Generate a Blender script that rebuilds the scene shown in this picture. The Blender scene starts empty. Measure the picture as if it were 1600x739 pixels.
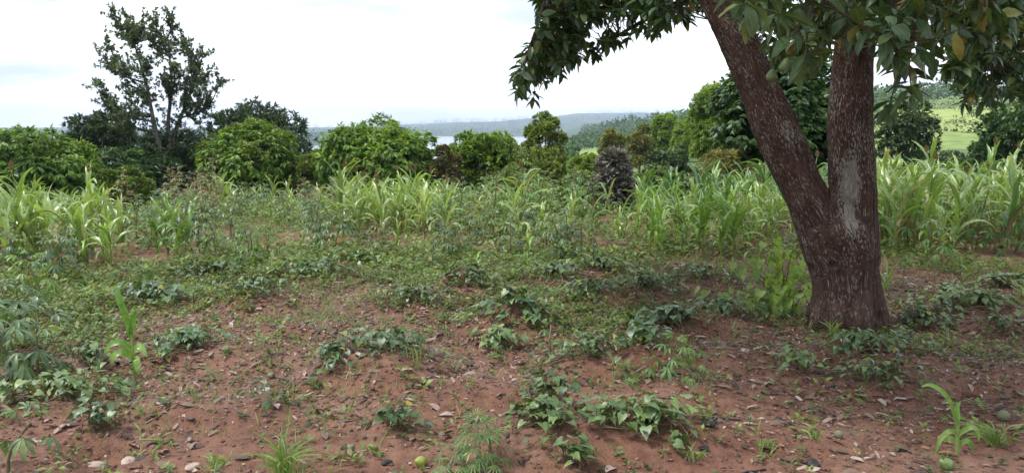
import bpy, math, random
import numpy as np
from mathutils import Matrix, Vector

# ------------------------------------------------------------------ camera, sky, sun, exposure
SC = bpy.context.scene
COL = SC.collection
rng = np.random.default_rng(11)
random.seed(11)
PI = math.pi
EYE = 1.55
PITCH = math.radians(7.55)
FPX = 1256.0                       # focal length in pixels of a 1600 wide picture

cd = bpy.data.cameras.new('camera')
cam = bpy.data.objects.new('camera', cd); COL.objects.link(cam)
cam.location = (0, 0, EYE); cam.rotation_euler = (PI/2 - PITCH, 0, 0)
cd.sensor_width = 36; cd.lens = 36*FPX/1600; cd.clip_start = 0.05; cd.clip_end = 20000
SC.camera = cam

SUN_EL, SUN_AZ = math.radians(60), math.radians(-105)      # azimuth from +Y towards +X
W = bpy.data.worlds.new('World'); SC.world = W; W.use_nodes = True
nt = W.node_tree; nt.nodes.clear()
def N(t, typ, **k):
    n = t.nodes.new(typ)
    for a, v in k.items(): setattr(n, a, v)
    return n
sky = N(nt, 'ShaderNodeTexSky', sky_type='NISHITA', sun_disc=False)
sky.sun_elevation = SUN_EL; sky.sun_rotation = SUN_AZ
tc = N(nt, 'ShaderNodeTexCoord'); mp = N(nt, 'ShaderNodeMapping')
mp.inputs['Scale'].default_value = (2.1, 2.1, 11.0); mp.inputs['Location'].default_value = (1.7, .3, .2)
nz = N(nt, 'ShaderNodeTexNoise'); nz.inputs['Scale'].default_value = 1.5; nz.inputs['Detail'].default_value = 5; nz.inputs['Roughness'].default_value = .5
rp = N(nt, 'ShaderNodeValToRGB')
rp.color_ramp.elements[0].position = .36; rp.color_ramp.elements[0].color = (3.9, 4.3, 5.0, 1)
rp.color_ramp.elements[1].position = .60; rp.color_ramp.elements[1].color = (9.8, 10.1, 10.5, 1)
mx = N(nt, 'ShaderNodeMixRGB'); mx.inputs[0].default_value = .93
bg = N(nt, 'ShaderNodeBackground'); bg.inputs[1].default_value = .1
ow = N(nt, 'ShaderNodeOutputWorld')
L = nt.links.new
L(tc.outputs['Generated'], mp.inputs[0]); L(mp.outputs[0], nz.inputs['Vector']); L(nz.outputs[0], rp.inputs[0])
L(sky.outputs[0], mx.inputs[1]); L(rp.outputs[0], mx.inputs[2]); L(mx.outputs[0], bg.inputs[0]); L(bg.outputs[0], ow.inputs[0])

sd = bpy.data.lights.new('sun', 'SUN'); sd.energy = 2.0; sd.angle = math.radians(14); sd.color = (1, .96, .9)
sun = bpy.data.objects.new('sun', sd); COL.objects.link(sun)
sdir = Vector((math.sin(SUN_AZ)*math.cos(SUN_EL), math.cos(SUN_AZ)*math.cos(SUN_EL), math.sin(SUN_EL)))
sun.rotation_euler = sdir.to_track_quat('Z', 'Y').to_euler()

SC.view_settings.view_transform = 'Standard'; SC.view_settings.look = 'None'
SC.view_settings.exposure = 1.24; SC.view_settings.gamma = 1; SC.view_settings.use_curve_mapping = False
SC.render.engine = 'CYCLES'
cy = SC.cycles
cy.use_denoising = True; cy.max_bounces = 7; cy.diffuse_bounces = 3; cy.transmission_bounces = 4
cy.glossy_bounces = 2; cy.volume_bounces = 0; cy.use_adaptive_sampling = True; cy.adaptive_threshold = .02
cy.caustics_reflective = False; cy.caustics_refractive = False; cy.sample_clamp_indirect = 6

# ------------------------------------------------------------------ numeric helpers
def hash3(i, j, k, s=0):
    h = (i.astype(np.int64)*374761393 + j.astype(np.int64)*668265263 + k.astype(np.int64)*1274126177 + s*974634577) & 0x7fffffff
    h = ((h ^ (h >> 13))*1103515245 + 12345) & 0x7fffffff
    h = ((h ^ (h >> 15))*69069 + 1) & 0x7fffffff
    return (h & 0xffff)/65535.0
def vn3(x, y, z, s=0):
    i, j, k = np.floor(x), np.floor(y), np.floor(z)
    fx, fy, fz = x-i, y-j, z-k
    fx, fy, fz = fx*fx*(3-2*fx), fy*fy*(3-2*fy), fz*fz*(3-2*fz)
    r = 0
    for a in (0, 1):
        for b in (0, 1):
            for c in (0, 1):
                r = r + hash3(i+a, j+b, k+c, s)*(fx if a else 1-fx)*(fy if b else 1-fy)*(fz if c else 1-fz)
    return r*2-1
def vn2(x, y, s=0):
    return vn3(np.asarray(x, float), np.asarray(y, float), np.zeros_like(np.asarray(x, float))+.5, s)
def fbm2(x, y, o=4, s=0):
    a, r, f = 1, 0, 1
    for k in range(o):
        r = r+a*vn2(x*f+k*17.3, y*f-k*9.1, s+k); a *= .5; f *= 2.03
    return r/1.6
def norm(v):
    v = np.asarray(v, float)
    return v/np.maximum(np.linalg.norm(v, axis=-1, keepdims=True), 1e-9)
def sstep(a, b, x):
    t = np.clip((x-a)/(b-a), 0, 1); return t*t*(3-2*t)

CT, ST = math.cos(PITCH), math.sin(PITCH)
def ray(px, py):
    a = (px-800)/FPX; b = -(py-369.5)/FPX
    return np.array([a, CT+b*ST, -ST+b*CT])
def at(px, py, Y):                              # the point at world distance Y along a sight line
    d = ray(px, py); return np.array([0, 0, EYE]) + d*(Y/d[1])

# ------------------------------------------------------------------ terrain
RT = np.array([0, 8, 12, 16, 20, 30, 60, 120, 250, 500, 900, 1200, 1600, 2400, 2750, 3500, 5000, 7600], float)
TAB = {
 -180: [0, 0, 0, 0, 0, 0, 0, 0, 0, 0, 0, 0, 0, 0, 0, 0, 0, 0],
 -60: [0, 0, -.08, -.2, -.45, -1.15, -3.6, -7, -11, -15, -17, -17, -17, -15, -10, 5, 15, 5],
 -33: [0, 0, -.08, -.25, -.5, -1.2, -4, -8, -13, -16, -18, -17, -16, -15, -10, 4, 12, 0],
 -22: [0, 0, -.08, -.25, -.5, -1.25, -4.3, -9, -14, -18, -21, -17, -15, -23, -18, -2, 8, 0],
 -14: [0, 0, -.08, -.25, -.5, -1.25, -4.5, -9, -14, -19, -23, -18.5, -17, -24, -18, 2, 14, 0],
 -9: [0, 0, -.08, -.25, -.5, -1.25, -4.5, -9, -14, -19, -25, -25, -25, -25, -18, 6, 26, 0],
 -2: [0, 0, -.08, -.25, -.5, -1.2, -4.2, -8, -13, -19, -25, -25, -25, -25, -17, 24, 52, 10],
 2: [0, 0, -.08, -.22, -.45, -1.1, -3.6, -6.5, -11, -17, -22, -24, -24, -22, -14, 32, 78, 20],
 5: [0, 0, -.05, -.17, -.38, -.95, -2.7, -3.4, -5, -8, -10, -8, 0, 8, 18, 40, 102, 40],
 9: [0, 0, -.02, -.12, -.35, -1.0, -2.2, -2.4, -3, -2, 0, 2, 7, 16, 26, 52, 108, 40],
 13: [0, 0, 0, -.1, -.3, -.8, -1.6, -1.8, -1, 1, 4, 8, 14, 28, 54, 70, 80, 40],
 20: [0, 0, 0, -.05, -.2, -.6, -1.2, -.8, 4, 16, 26, 32, 40, 50, 56, 60, 60, 40],
 28: [0, 0, 0, 0, -.1, -.4, -1.4, -.6, 7, 20, 30, 34, 40, 50, 56, 60, 60, 40],
 40: [0, 0, 0, 0, -.1, -.4, -1.2, -.6, 7, 20, 30, 34, 40, 50, 56, 60, 60, 40],
 90: [0, 0, 0, 0, 0, 0, 0, 0, 3, 8, 10, 10, 10, 10, 10, 10, 10, 10],
 180: [0, 0, 0, 0, 0, 0, 0, 0, 0, 0, 0, 0, 0, 0, 0, 0, 0, 0]}
TPH = np.array(sorted(TAB)); TZ = np.array([TAB[p] for p in TPH], float)
LRT = np.log(RT+4)
MOUNDS = []                                     # x, y, radius x, radius y, height
def terrain(x, y):
    x = np.asarray(x, float); y = np.asarray(y, float)
    r = np.hypot(x, y); ph = np.degrees(np.arctan2(x, y))
    pi_ = np.clip(np.searchsorted(TPH, ph)-1, 0, len(TPH)-2)
    ft = (ph-TPH[pi_])/(TPH[pi_+1]-TPH[pi_]); ft = ft*ft*(3-2*ft)
    lr = np.log(r+4); ri = np.clip(np.searchsorted(LRT, lr)-1, 0, len(RT)-2)
    fr = np.clip((lr-LRT[ri])/(LRT[ri+1]-LRT[ri]), 0, 1)
    z = (TZ[pi_, ri]*(1-ft)+TZ[pi_+1, ri]*ft)*(1-fr) + (TZ[pi_, ri+1]*(1-ft)+TZ[pi_+1, ri+1]*ft)*fr
    z = z + fbm2(x*.012, y*.012, 3, 5)*np.clip((r-40)/200, 0, 1)*2.2 + fbm2(x*.0018, y*.0018, 3, 8)*sstep(2700, 4500, r)*14
    return z
TRUNK = (2.6, 6.16)
def mound_z(x, y):
    x = np.asarray(x, float); y = np.asarray(y, float)
    z = np.zeros_like(np.asarray(x, float))
    for (mx_, my_, ra, rb, h) in MOUNDS:
        if x.size == 1:
            if abs(float(x)-mx_) > ra*1.8 or abs(float(y)-my_) > rb*1.8: continue
        q = ((x-mx_)/ra)**2+((y-my_)/rb)**2
        z = z + h*np.exp(-q*q*.9)
    return z*sstep(.45, 1.15, np.hypot(x-TRUNK[0], y-TRUNK[1]+.15))
def soil(x, y):
    x = np.asarray(x, float); y = np.asarray(y, float)
    r = np.hypot(x, y); k = 1-sstep(18, 40, r)
    d = fbm2(x*.9, y*.9, 3, 1)*.05 + fbm2(x*4.2, y*4.2, 3, 2)*.020 + fbm2(x*13, y*13, 2, 12)*.010*(1-sstep(9, 12, r))
    return terrain(x, y) + (d+mound_z(x, y))*k
TS = np.geomspace(1.5, 900, 260)
def ground_at(px, py):
    d = ray(px, py); q = np.array([0, 0, EYE])+d*TS[:, None]; f = q[:, 2]-terrain(q[:, 0], q[:, 1])
    k = int(np.argmax(f < 0)); w = f[k-1]/(f[k-1]-f[k]); t_ = TS[k-1]+(TS[k]-TS[k-1])*w
    return d[0]*t_, d[1]*t_

# ------------------------------------------------------------------ mesh helpers
def mk(name, V, Q=None, T=None, rnd=None, mats=None, mi=None, smooth=True, attrs=None):
    V = np.ascontiguousarray(V, np.float32)
    q = np.zeros((0, 4), np.int32) if Q is None else np.asarray(Q, np.int32).reshape(-1, 4)
    t = np.zeros((0, 3), np.int32) if T is None else np.asarray(T, np.int32).reshape(-1, 3)
    me = bpy.data.meshes.new(name)
    me.vertices.add(len(V)); me.vertices.foreach_set('co', V.ravel())
    lv = np.concatenate([q.ravel(), t.ravel()]); n = len(q)+len(t)
    ls = np.concatenate([np.arange(len(q))*4, len(q)*4+np.arange(len(t))*3]).astype(np.int32)
    me.loops.add(len(lv)); me.loops.foreach_set('vertex_index', lv)
    me.polygons.add(n); me.polygons.foreach_set('loop_start', ls)
    for m in (mats or []): me.materials.append(m)
    if mi is not None: me.polygons.foreach_set('material_index', np.asarray(mi, np.int32))
    me.polygons.foreach_set('use_smooth', np.full(n, bool(smooth)))
    me.update(calc_edges=True)
    if rnd is not None:
        a = me.attributes.new('rnd', 'FLOAT', 'POINT'); a.data.foreach_set('value', np.asarray(rnd, np.float32))
    for k, v in (attrs or {}).items():
        v = np.asarray(v, np.float32)
        if v.ndim == 1:
            a = me.attributes.new(k, 'FLOAT', 'POINT'); a.data.foreach_set('value', v)
        else:
            a = me.attributes.new(k, 'FLOAT_VECTOR', 'POINT'); a.data.foreach_set('vector', v.ravel())
    return me
def ob(name, me, parent=None, M=None, loc=None):
    o = bpy.data.objects.new(name, me); COL.objects.link(o)
    if parent is not None: o.parent = parent
    if M is not None: o.matrix_basis = M
    if loc is not None: o.location = loc
    return o
def tag(o, label=None, cat=None, group=None, kind=None):
    if label: o['label'] = label
    if cat: o['category'] = cat
    if group: o['group'] = group
    if kind: o['kind'] = kind
    return o
def empty(name, loc, rz=0, s=1.0):
    o = bpy.data.objects.new(name, None); COL.objects.link(o)
    o.location = [float(c) for c in loc]; o.rotation_euler = (0, 0, rz); o.scale = (s, s, s); o.empty_display_size = .1
    return o

class Geo:                                      # collects pieces of ONE mesh
    def __init__(s): s.V, s.Q, s.T, s.R, s.MQ, s.MT, s.n = [], [], [], [], [], [], 0
    def add(s, V, Q=None, T=None, rnd=0.0, m=0):
        V = np.asarray(V, float)
        s.V.append(V)
        s.R.append(np.full(len(V), rnd) if np.isscalar(rnd) else np.asarray(rnd))
        if Q is not None and len(Q): s.Q.append(np.asarray(Q)+s.n); s.MQ.append(np.full(len(Q), m))
        if T is not None and len(T): s.T.append(np.asarray(T)+s.n); s.MT.append(np.full(len(T), m))
        s.n += len(V)
    def build(s, name, mats):
        Q = np.concatenate(s.Q) if s.Q else None; T = np.concatenate(s.T) if s.T else None
        mi = np.concatenate(s.MQ+s.MT)
        return mk(name, np.concatenate(s.V), Q, T, np.concatenate(s.R), mats, mi)

def tube(path, rad, ns=6, cap=True):
    P = np.asarray(path, float); n = len(P); rad = np.broadcast_to(np.asarray(rad, float), (n,))
    tg = np.gradient(P, axis=0); tg = norm(tg)
    up = np.array([0, 0, 1.]) if abs(tg[0][2]) < .8 else np.array([1., 0, 0])
    V = []; a = np.arange(ns)*2*PI/ns
    u = norm(np.cross(up, tg[0]))
    for i in range(n):
        u = norm(u-tg[i]*np.dot(u, tg[i])); w = np.cross(tg[i], u)
        V.append(P[i]+rad[i]*(np.cos(a)[:, None]*u+np.sin(a)[:, None]*w))
    V = np.concatenate(V); Q = []; T = []
    for i in range(n-1):
        for k in range(ns):
            k2 = (k+1) % ns
            Q.append((i*ns+k, i*ns+k2, (i+1)*ns+k2, (i+1)*ns+k))
    if cap:
        c = len(V); V = np.concatenate([V, P[:1], P[-1:]])
        for k in range(ns):
            k2 = (k+1) % ns
            T.append((c, k2, k)); T.append((c+1, (n-1)*ns+k, (n-1)*ns+k2))
    return V, np.array(Q), (np.array(T) if T else None)
def smooth_path(pts, n=10):
    P = np.asarray(pts, float); m = len(P); out = []
    for i in range(m-1):
        p0, p1, p2, p3 = P[max(i-1, 0)], P[i], P[i+1], P[min(i+2, m-1)]
        for t in np.arange(n)/n:
            out.append(.5*((2*p1)+(-p0+p2)*t+(2*p0-5*p1+4*p2-p3)*t*t+(-p0+3*p1-3*p2+p3)*t**3))
    out.append(P[-1]); return np.array(out)

# leaf templates: length along +Y, width along X, face up +Z
def strip(ys, ws, zs, fold=.15, cols=3):
    V = []; Q = []
    for y, w, z in zip(ys, ws, zs):
        if cols == 3: V += [(-w, y, z+fold*w), (0, y, z), (w, y, z+fold*w)]
        else: V += [(-w, y, z), (w, y, z)]
    for i in range(len(ys)-1):
        for c in range(cols-1):
            a = i*cols+c; Q.append((a, a+1, a+cols+1, a+cols))
    return np.array(V, float), np.array(Q)
QUAD = (np.array([(0, 0, 0), (.3, .5, .05), (0, 1, 0), (-.3, .5, .05)], float), np.array([(0, 1, 2, 3)]))
OVAL = strip([0, .15, .4, .7, 1], [.02, .13, .21, .16, .01], [0, .015, .02, -.02, -.1], .3)
OVAL2 = strip([0, .35, .75, 1], [.03, .22, .16, .01], [0, .03, -.02, -.12], .3)
CARD = (np.array([(0, 0, 0), (.24, .45, .05), (0, 1, -.08), (-.24, .45, .05)], float), np.array([(0, 1, 2, 3)]))
LANCE = (np.array([(0, 0, 0), (.17, .4, .05), (0, 1, -.14), (-.17, .4, .05)], float), np.array([(0, 1, 2, 3)]))
HEART = (np.array([(0, .04, 0), (-.30, -.13, .03), (.30, -.13, .03), (-.46, .1, .05), (0, .14, -.02), (.46, .1, .05),
                   (-.36, .42, .03), (0, .45, -.02), (.36, .42, .03), (-.15, .75, -.02), (0, .75, -.04), (.15, .75, -.02), (0, 1.02, -.12)], float),
         np.array([(1, 0, 4, 3), (0, 2, 5, 4), (3, 4, 7, 6), (4, 5, 8, 7), (6, 7, 10, 9), (7, 8, 11, 10)]), np.array([(9, 10, 12), (10, 11, 12)]))
def frames(d, up):
    d = norm(d); x = norm(np.cross(d, up)); z = np.cross(x, d)
    return np.stack([x, d, z], axis=-1)         # (N,3,3): columns x, y, z
def batch(tmpl, R, P, S, rnd=None):
    V0, Q0 = tmpl[0], tmpl[1]; n = len(P); k = len(V0)
    S = np.asarray(S, float); S = S[:, None, None] if S.ndim == 1 else S[:, None, :]
    V = np.einsum('nij,nkj->nki', R, V0[None]*S)+np.asarray(P)[:, None, :]
    Q = (Q0[None]+(np.arange(n)*k)[:, None, None]).reshape(-1, 4)
    T = None if len(tmpl) < 3 else (tmpl[2][None]+(np.arange(n)*k)[:, None, None]).reshape(-1, 3)
    r = np.repeat(rnd, k) if rnd is not None else np.zeros(n*k)
    return V.reshape(-1, 3), Q, T, r
def rand_dir(n, g=None):
    g = g or rng; return norm(g.normal(size=(n, 3)))
def basisM(R, p, s=1.0):
    m = Matrix.Identity(4)
    sx, sy, sz = (s, s, s) if np.isscalar(s) else s
    for i in range(3):
        m[i][0], m[i][1], m[i][2], m[i][3] = float(R[i][0]*sx), float(R[i][1]*sy), float(R[i][2]*sz), float(p[i])
    return m

# ------------------------------------------------------------------ materials
def newmat(name):
    m = bpy.data.materials.new(name); m.use_nodes = True
    t = m.node_tree; t.nodes.clear(); return m, t
def ramp(t, stops):
    r = N(t, 'ShaderNodeValToRGB'); e = r.color_ramp.elements
    while len(e) < len(stops): e.new(.5)
    for el, (p, c) in zip(e, stops): el.position = p; el.color = (*c, 1)
    return r
def leafmat(name, stops, trans=.35, rough=.5, spec=.35, tcol=(1.3, 1.25, .5), objvar=.25, mott=.25, mscale=40, veins=False):
    m, t = newmat(name); L = t.links.new
    a = N(t, 'ShaderNodeAttribute', attribute_name='rnd'); oi = N(t, 'ShaderNodeObjectInfo')
    s = N(t, 'ShaderNodeMath', operation='ADD'); f = N(t, 'ShaderNodeMath', operation='FRACT')
    L(a.outputs['Fac'], s.inputs[0]); L(oi.outputs['Random'], s.inputs[1]); L(s.outputs[0], f.inputs[0])
    r = ramp(t, stops); L(f.outputs[0], r.inputs[0])
    g = N(t, 'ShaderNodeNewGeometry'); nz = N(t, 'ShaderNodeTexNoise'); nz.inputs['Scale'].default_value = mscale; nz.inputs['Detail'].default_value = 2
    L(g.outputs['Position'], nz.inputs['Vector'])
    mr = N(t, 'ShaderNodeMapRange'); mr.inputs[3].default_value = 1-mott; mr.inputs[4].default_value = 1+mott; mr.inputs[1].default_value = .3; mr.inputs[2].default_value = .7
    L(nz.outputs[0], mr.inputs[0])
    # slow patches over the whole field plus a step from object to object
    n2 = N(t, 'ShaderNodeTexNoise'); n2.inputs['Scale'].default_value = 1.1; n2.inputs['Detail'].default_value = 1
    L(g.outputs['Position'], n2.inputs['Vector'])
    m2 = N(t, 'ShaderNodeMapRange'); m2.inputs[3].default_value = 1-objvar; m2.inputs[4].default_value = 1+objvar; m2.inputs[1].default_value = .3; m2.inputs[2].default_value = .7
    L(n2.outputs[0], m2.inputs[0])
    mm = N(t, 'ShaderNodeMath', operation='MULTIPLY'); L(mr.outputs[0], mm.inputs[0]); L(m2.outputs[0], mm.inputs[1])
    vh = None
    if veins:                                     # 'lu' along the leaf, 'lv' 0 at the midrib and 1 at the edge
        lu = N(t, 'ShaderNodeAttribute', attribute_name='lu'); lv = N(t, 'ShaderNodeAttribute', attribute_name='lv')
        s1 = N(t, 'ShaderNodeMath', operation='MULTIPLY_ADD'); s1.inputs[1].default_value = -.16; L(lv.outputs['Fac'], s1.inputs[0]); L(lu.outputs['Fac'], s1.inputs[2])
        s2 = N(t, 'ShaderNodeMath', operation='MULTIPLY'); s2.inputs[1].default_value = 62; L(s1.outputs[0], s2.inputs[0])
        s3 = N(t, 'ShaderNodeMath', operation='SINE'); L(s2.outputs[0], s3.inputs[0])
        s4 = N(t, 'ShaderNodeMapRange'); s4.inputs[1].default_value = .82; s4.inputs[2].default_value = 1; L(s3.outputs[0], s4.inputs[0])
        s5 = N(t, 'ShaderNodeMapRange'); s5.inputs[1].default_value = .13; s5.inputs[2].default_value = .04; L(lv.outputs['Fac'], s5.inputs[0])
        s6 = N(t, 'ShaderNodeMath', operation='MAXIMUM'); s7 = N(t, 'ShaderNodeMath', operation='MULTIPLY'); s7.inputs[1].default_value = .55; L(s4.outputs[0], s7.inputs[0]); L(s7.outputs[0], s6.inputs[0]); L(s5.outputs[0], s6.inputs[1])
        vc = N(t, 'ShaderNodeMixRGB'); vc.inputs[2].default_value = (.16, .20, .075, 1); s8 = N(t, 'ShaderNodeMath', operation='MULTIPLY'); s8.inputs[1].default_value = .75; L(s6.outputs[0], s8.inputs[0]); L(s8.outputs[0], vc.inputs[0]); L(r.outputs[0], vc.inputs[1]); r = vc
        vh = N(t, 'ShaderNodeBump'); vh.inputs['Strength'].default_value = .5; vh.inputs['Distance'].default_value = .004; vh.invert = True; L(s6.outputs[0], vh.inputs['Height'])
    vm = N(t, 'ShaderNodeVectorMath', operation='SCALE'); L(r.outputs[0], vm.inputs[0]); L(mm.outputs[0], vm.inputs['Scale'])
    p = N(t, 'ShaderNodeBsdfPrincipled'); p.inputs['Roughness'].default_value = rough; p.inputs['Specular IOR Level'].default_value = spec
    L(vm.outputs[0], p.inputs['Base Color'])
    if vh is not None: L(vh.outputs[0], p.inputs['Normal'])
    tm = N(t, 'ShaderNodeVectorMath', operation='MULTIPLY'); tm.inputs[1].default_value = tcol; L(vm.outputs[0], tm.inputs[0])
    tr = N(t, 'ShaderNodeBsdfTranslucent'); L(tm.outputs[0], tr.inputs[0])
    ms = N(t, 'ShaderNodeMixShader'); ms.inputs[0].default_value = trans
    o = N(t, 'ShaderNodeOutputMaterial'); L(p.outputs[0], ms.inputs[1]); L(tr.outputs[0], ms.inputs[2]); L(ms.outputs[0], o.inputs[0])
    return m
def plainmat(name, c1, c2, scale=20, rough=.7, bump=.3, dist=.01, stretch=(1, 1, 1), spec=.3):
    m, t = newmat(name); L = t.links.new
    tcn = N(t, 'ShaderNodeTexCoord'); mp = N(t, 'ShaderNodeMapping'); mp.inputs['Scale'].default_value = stretch
    nz = N(t, 'ShaderNodeTexNoise'); nz.inputs['Scale'].default_value = scale; nz.inputs['Detail'].default_value = 4
    L(tcn.outputs['Object'], mp.inputs[0]); L(mp.outputs[0], nz.inputs['Vector'])
    r = ramp(t, [(.3, c1), (.7, c2)]); L(nz.outputs[0], r.inputs[0])
    b = N(t, 'ShaderNodeBump'); b.inputs['Strength'].default_value = bump; b.inputs['Distance'].default_value = dist; L(nz.outputs[0], b.inputs['Height'])
    p = N(t, 'ShaderNodeBsdfPrincipled'); p.inputs['Roughness'].default_value = rough; p.inputs['Specular IOR Level'].default_value = spec
    L(r.outputs[0], p.inputs['Base Color']); L(b.outputs[0], p.inputs['Normal'])
    o = N(t, 'ShaderNodeOutputMaterial'); L(p.outputs[0], o.inputs[0]); return m

M = {}
M['sorghum'] = leafmat('sorghum_leaf', [(0, (.15, .24, .06)), (.35, (.19, .29, .075)), (.65, (.24, .34, .09)), (.9, (.30, .38, .14)), (1, (.38, .36, .18))], .38, .33, .8, (1.15, 1.15, .6))
M['sorghum_blue'] = leafmat('sorghum_leaf_bluish', [(0, (.07, .16, .055)), (.5, (.11, .21, .075)), (.85, (.17, .28, .08)), (1, (.22, .30, .10))], .35, .38, .6)
M['maize'] = leafmat('maize_leaf', [(0, (.11, .23, .04)), (.6, (.15, .28, .05)), (1, (.22, .33, .08))], .4, .38, .6, (1.2, 1.15, .5))
M['stalk'] = plainmat('green_stalk', (.14, .21, .05), (.2, .24, .08), 15, .6, .1)
M['panicle'] = leafmat('grain_head', [(0, (.15, .085, .045)), (.5, (.21, .14, .075)), (1, (.27, .22, .12))], .1, .8, .1, (1, .8, .6))
M['cassava'] = leafmat('cassava_leaf', [(0, (.048, .095, .042)), (.5, (.072, .135, .055)), (.85, (.105, .175, .065)), (1, (.15, .19, .065))], .3, .4, .55)
M['cassava_red'] = leafmat('cassava_young_leaf', [(0, (.14, .08, .04)), (.4, (.15, .12, .05)), (1, (.12, .17, .055))], .3, .45, .4)
M['cassava_light'] = leafmat('cassava_light_leaf', [(0, (.07, .15, .04)), (.6, (.10, .20, .05)), (1, (.15, .22, .06))], .35, .42, .45)
M['cassava_stem'] = plainmat('cassava_stem', (.09, .085, .045), (.15, .14, .08), 25, .7, .2)
M['petiole'] = plainmat('cassava_petiole', (.15, .06, .035), (.15, .13, .05), 10, .6, .0)
M['purple'] = leafmat('purple_leaf', [(0, (.11, .125, .09)), (.5, (.17, .16, .145)), (1, (.25, .225, .215))], .2, .55, .3, (1.2, .9, .8))
M['potato'] = leafmat('sweet_potato_leaf', [(0, (.042, .088, .038)), (.5, (.068, .126, .05)), (.88, (.10, .17, .06)), (.97, (.14, .20, .05)), (1, (.38, .25, .04))], .25, .4, .55)
M['potato_light'] = leafmat('sweet_potato_light_leaf', [(0, (.075, .13, .05)), (.6, (.11, .175, .06)), (1, (.16, .225, .075))], .25, .42, .5)
M['vine'] = plainmat('vine', (.09, .10, .04), (.15, .09, .05), 15, .6, .1)
M['weed'] = leafmat('weed_leaf', [(0, (.06, .10, .035)), (.4, (.09, .145, .045)), (.8, (.135, .195, .065)), (.95, (.19, .21, .085)), (1, (.22, .16, .08))], .35, .5, .35)
M['grass'] = leafmat('grass_blade', [(0, (.10, .19, .045)), (.6, (.17, .26, .07)), (.9, (.24, .27, .1)), (1, (.32, .26, .14))], .4, .45, .4)
M['herb'] = leafmat('field_herb_leaf', [(0, (.06, .105, .03)), (.45, (.10, .17, .042)), (.85, (.18, .25, .07)), (1, (.2, .15, .07))], .35, .5, .35)
M['litter'] = leafmat('dry_leaf', [(0, (.03, .02, .017)), (.3, (.09, .056, .042)), (.6, (.165, .11, .085)), (.86, (.26, .185, .15)), (.97, (.36, .29, .26)), (1, (.26, .12, .045))], .1, .55, .45, (1, .8, .6), .15, .2)
M['avocado'] = leafmat('avocado_leaf', [(0, (.032, .072, .028)), (.45, (.05, .105, .038)), (.8, (.075, .14, .048)), (.93, (.11, .17, .05)), (.975, (.22, .20, .04)), (1, (.24, .13, .05))], .22, .36, .6, (1.4, 1.4, .4))
M['avocado_near'] = leafmat('avocado_leaf_veined', [(0, (.032, .072, .028)), (.45, (.05, .105, .038)), (.8, (.075, .14, .048)), (.93, (.11, .17, .05)), (.975, (.22, .20, .04)), (1, (.24, .13, .05))], .22, .36, .6, (1.4, 1.4, .4), .1, .22, 25, True)
M['mango'] = leafmat('mango_leaf', [(0, (.05, .115, .014)), (.4, (.082, .165, .02)), (.75, (.125, .22, .026)), (.95, (.18, .265, .032)), (1, (.21, .21, .045))], .38, .42, .4, (1.2, 1.2, .5))
M['mango_dark'] = leafmat('dark_tree_leaf', [(0, (.026, .062, .02)), (.5, (.045, .095, .026)), (1, (.075, .14, .035))], .3, .42, .4)
M['grevillea'] = leafmat('grevillea_leaf', [(0, (.06, .09, .055)), (.5, (.09, .13, .075)), (1, (.13, .175, .09))], .35, .55, .3)
M['feather'] = leafmat('feathery_tree_leaf', [(0, (.025, .045, .025)), (.6, (.04, .068, .032)), (1, (.06, .09, .038))], .2, .6, .25)
M['willow'] = leafmat('pale_tree_leaf', [(0, (.10, .18, .035)), (.5, (.15, .24, .045)), (1, (.21, .29, .055))], .4, .5, .3)
M['olive'] = leafmat('olive_bush_leaf', [(0, (.07, .125, .025)), (.5, (.11, .175, .033)), (.9, (.16, .21, .045)), (1, (.2, .15, .06))], .3, .5, .3)
M['rust'] = leafmat('rusty_bush_leaf', [(0, (.05, .065, .025)), (.6, (.09, .095, .035)), (1, (.22, .11, .05))], .25, .55, .3)
M['brownbush'] = leafmat('brown_green_bush_leaf', [(0, (.10, .125, .035)), (.5, (.15, .16, .045)), (1, (.21, .19, .06))], .3, .55, .3)
M['greybush'] = leafmat('grey_green_bush_leaf', [(0, (.04, .075, .035)), (.6, (.065, .105, .045)), (1, (.11, .15, .055))], .25, .5, .35)
M['broad'] = leafmat('broad_heart_leaf', [(0, (.12, .20, .05)), (.5, (.175, .275, .06)), (1, (.25, .35, .08))], .45, .45, .4)
M['feathery_herb'] = leafmat('narrow_herb_leaf', [(0, (.07, .15, .05)), (.6, (.11, .21, .065)), (1, (.17, .28, .07))], .35, .45, .4)
M['barkbg'] = plainmat('background_bark', (.06, .05, .045), (.12, .10, .085), 9, .85, .4, .02)
M['twig'] = plainmat('twig_bark', (.055, .04, .03), (.11, .085, .06), 30, .8, .3)
M['stone'] = plainmat('stone', (.2, .15, .12), (.4, .33, .28), 18, .8, .5)
M['char'] = plainmat('charred_wood', (.008, .008, .009), (.03, .028, .03), 30, .6, .6)
M['stick'] = plainmat('dry_stick', (.16, .11, .085), (.3, .23, .18), 30, .8, .3)
M['fruit'] = plainmat('avocado_skin', (.07, .13, .035), (.14, .2, .06), 60, .38, .25, .004, spec=.5)
M['fruit_y'] = plainmat('avocado_skin_yellowish', (.16, .21, .035), (.27, .3, .06), 40, .38, .25, .004, spec=.5)
M['fruit_d'] = plainmat('avocado_skin_drying', (.09, .11, .06), (.17, .17, .1), 40, .55, .3, .004)

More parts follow.
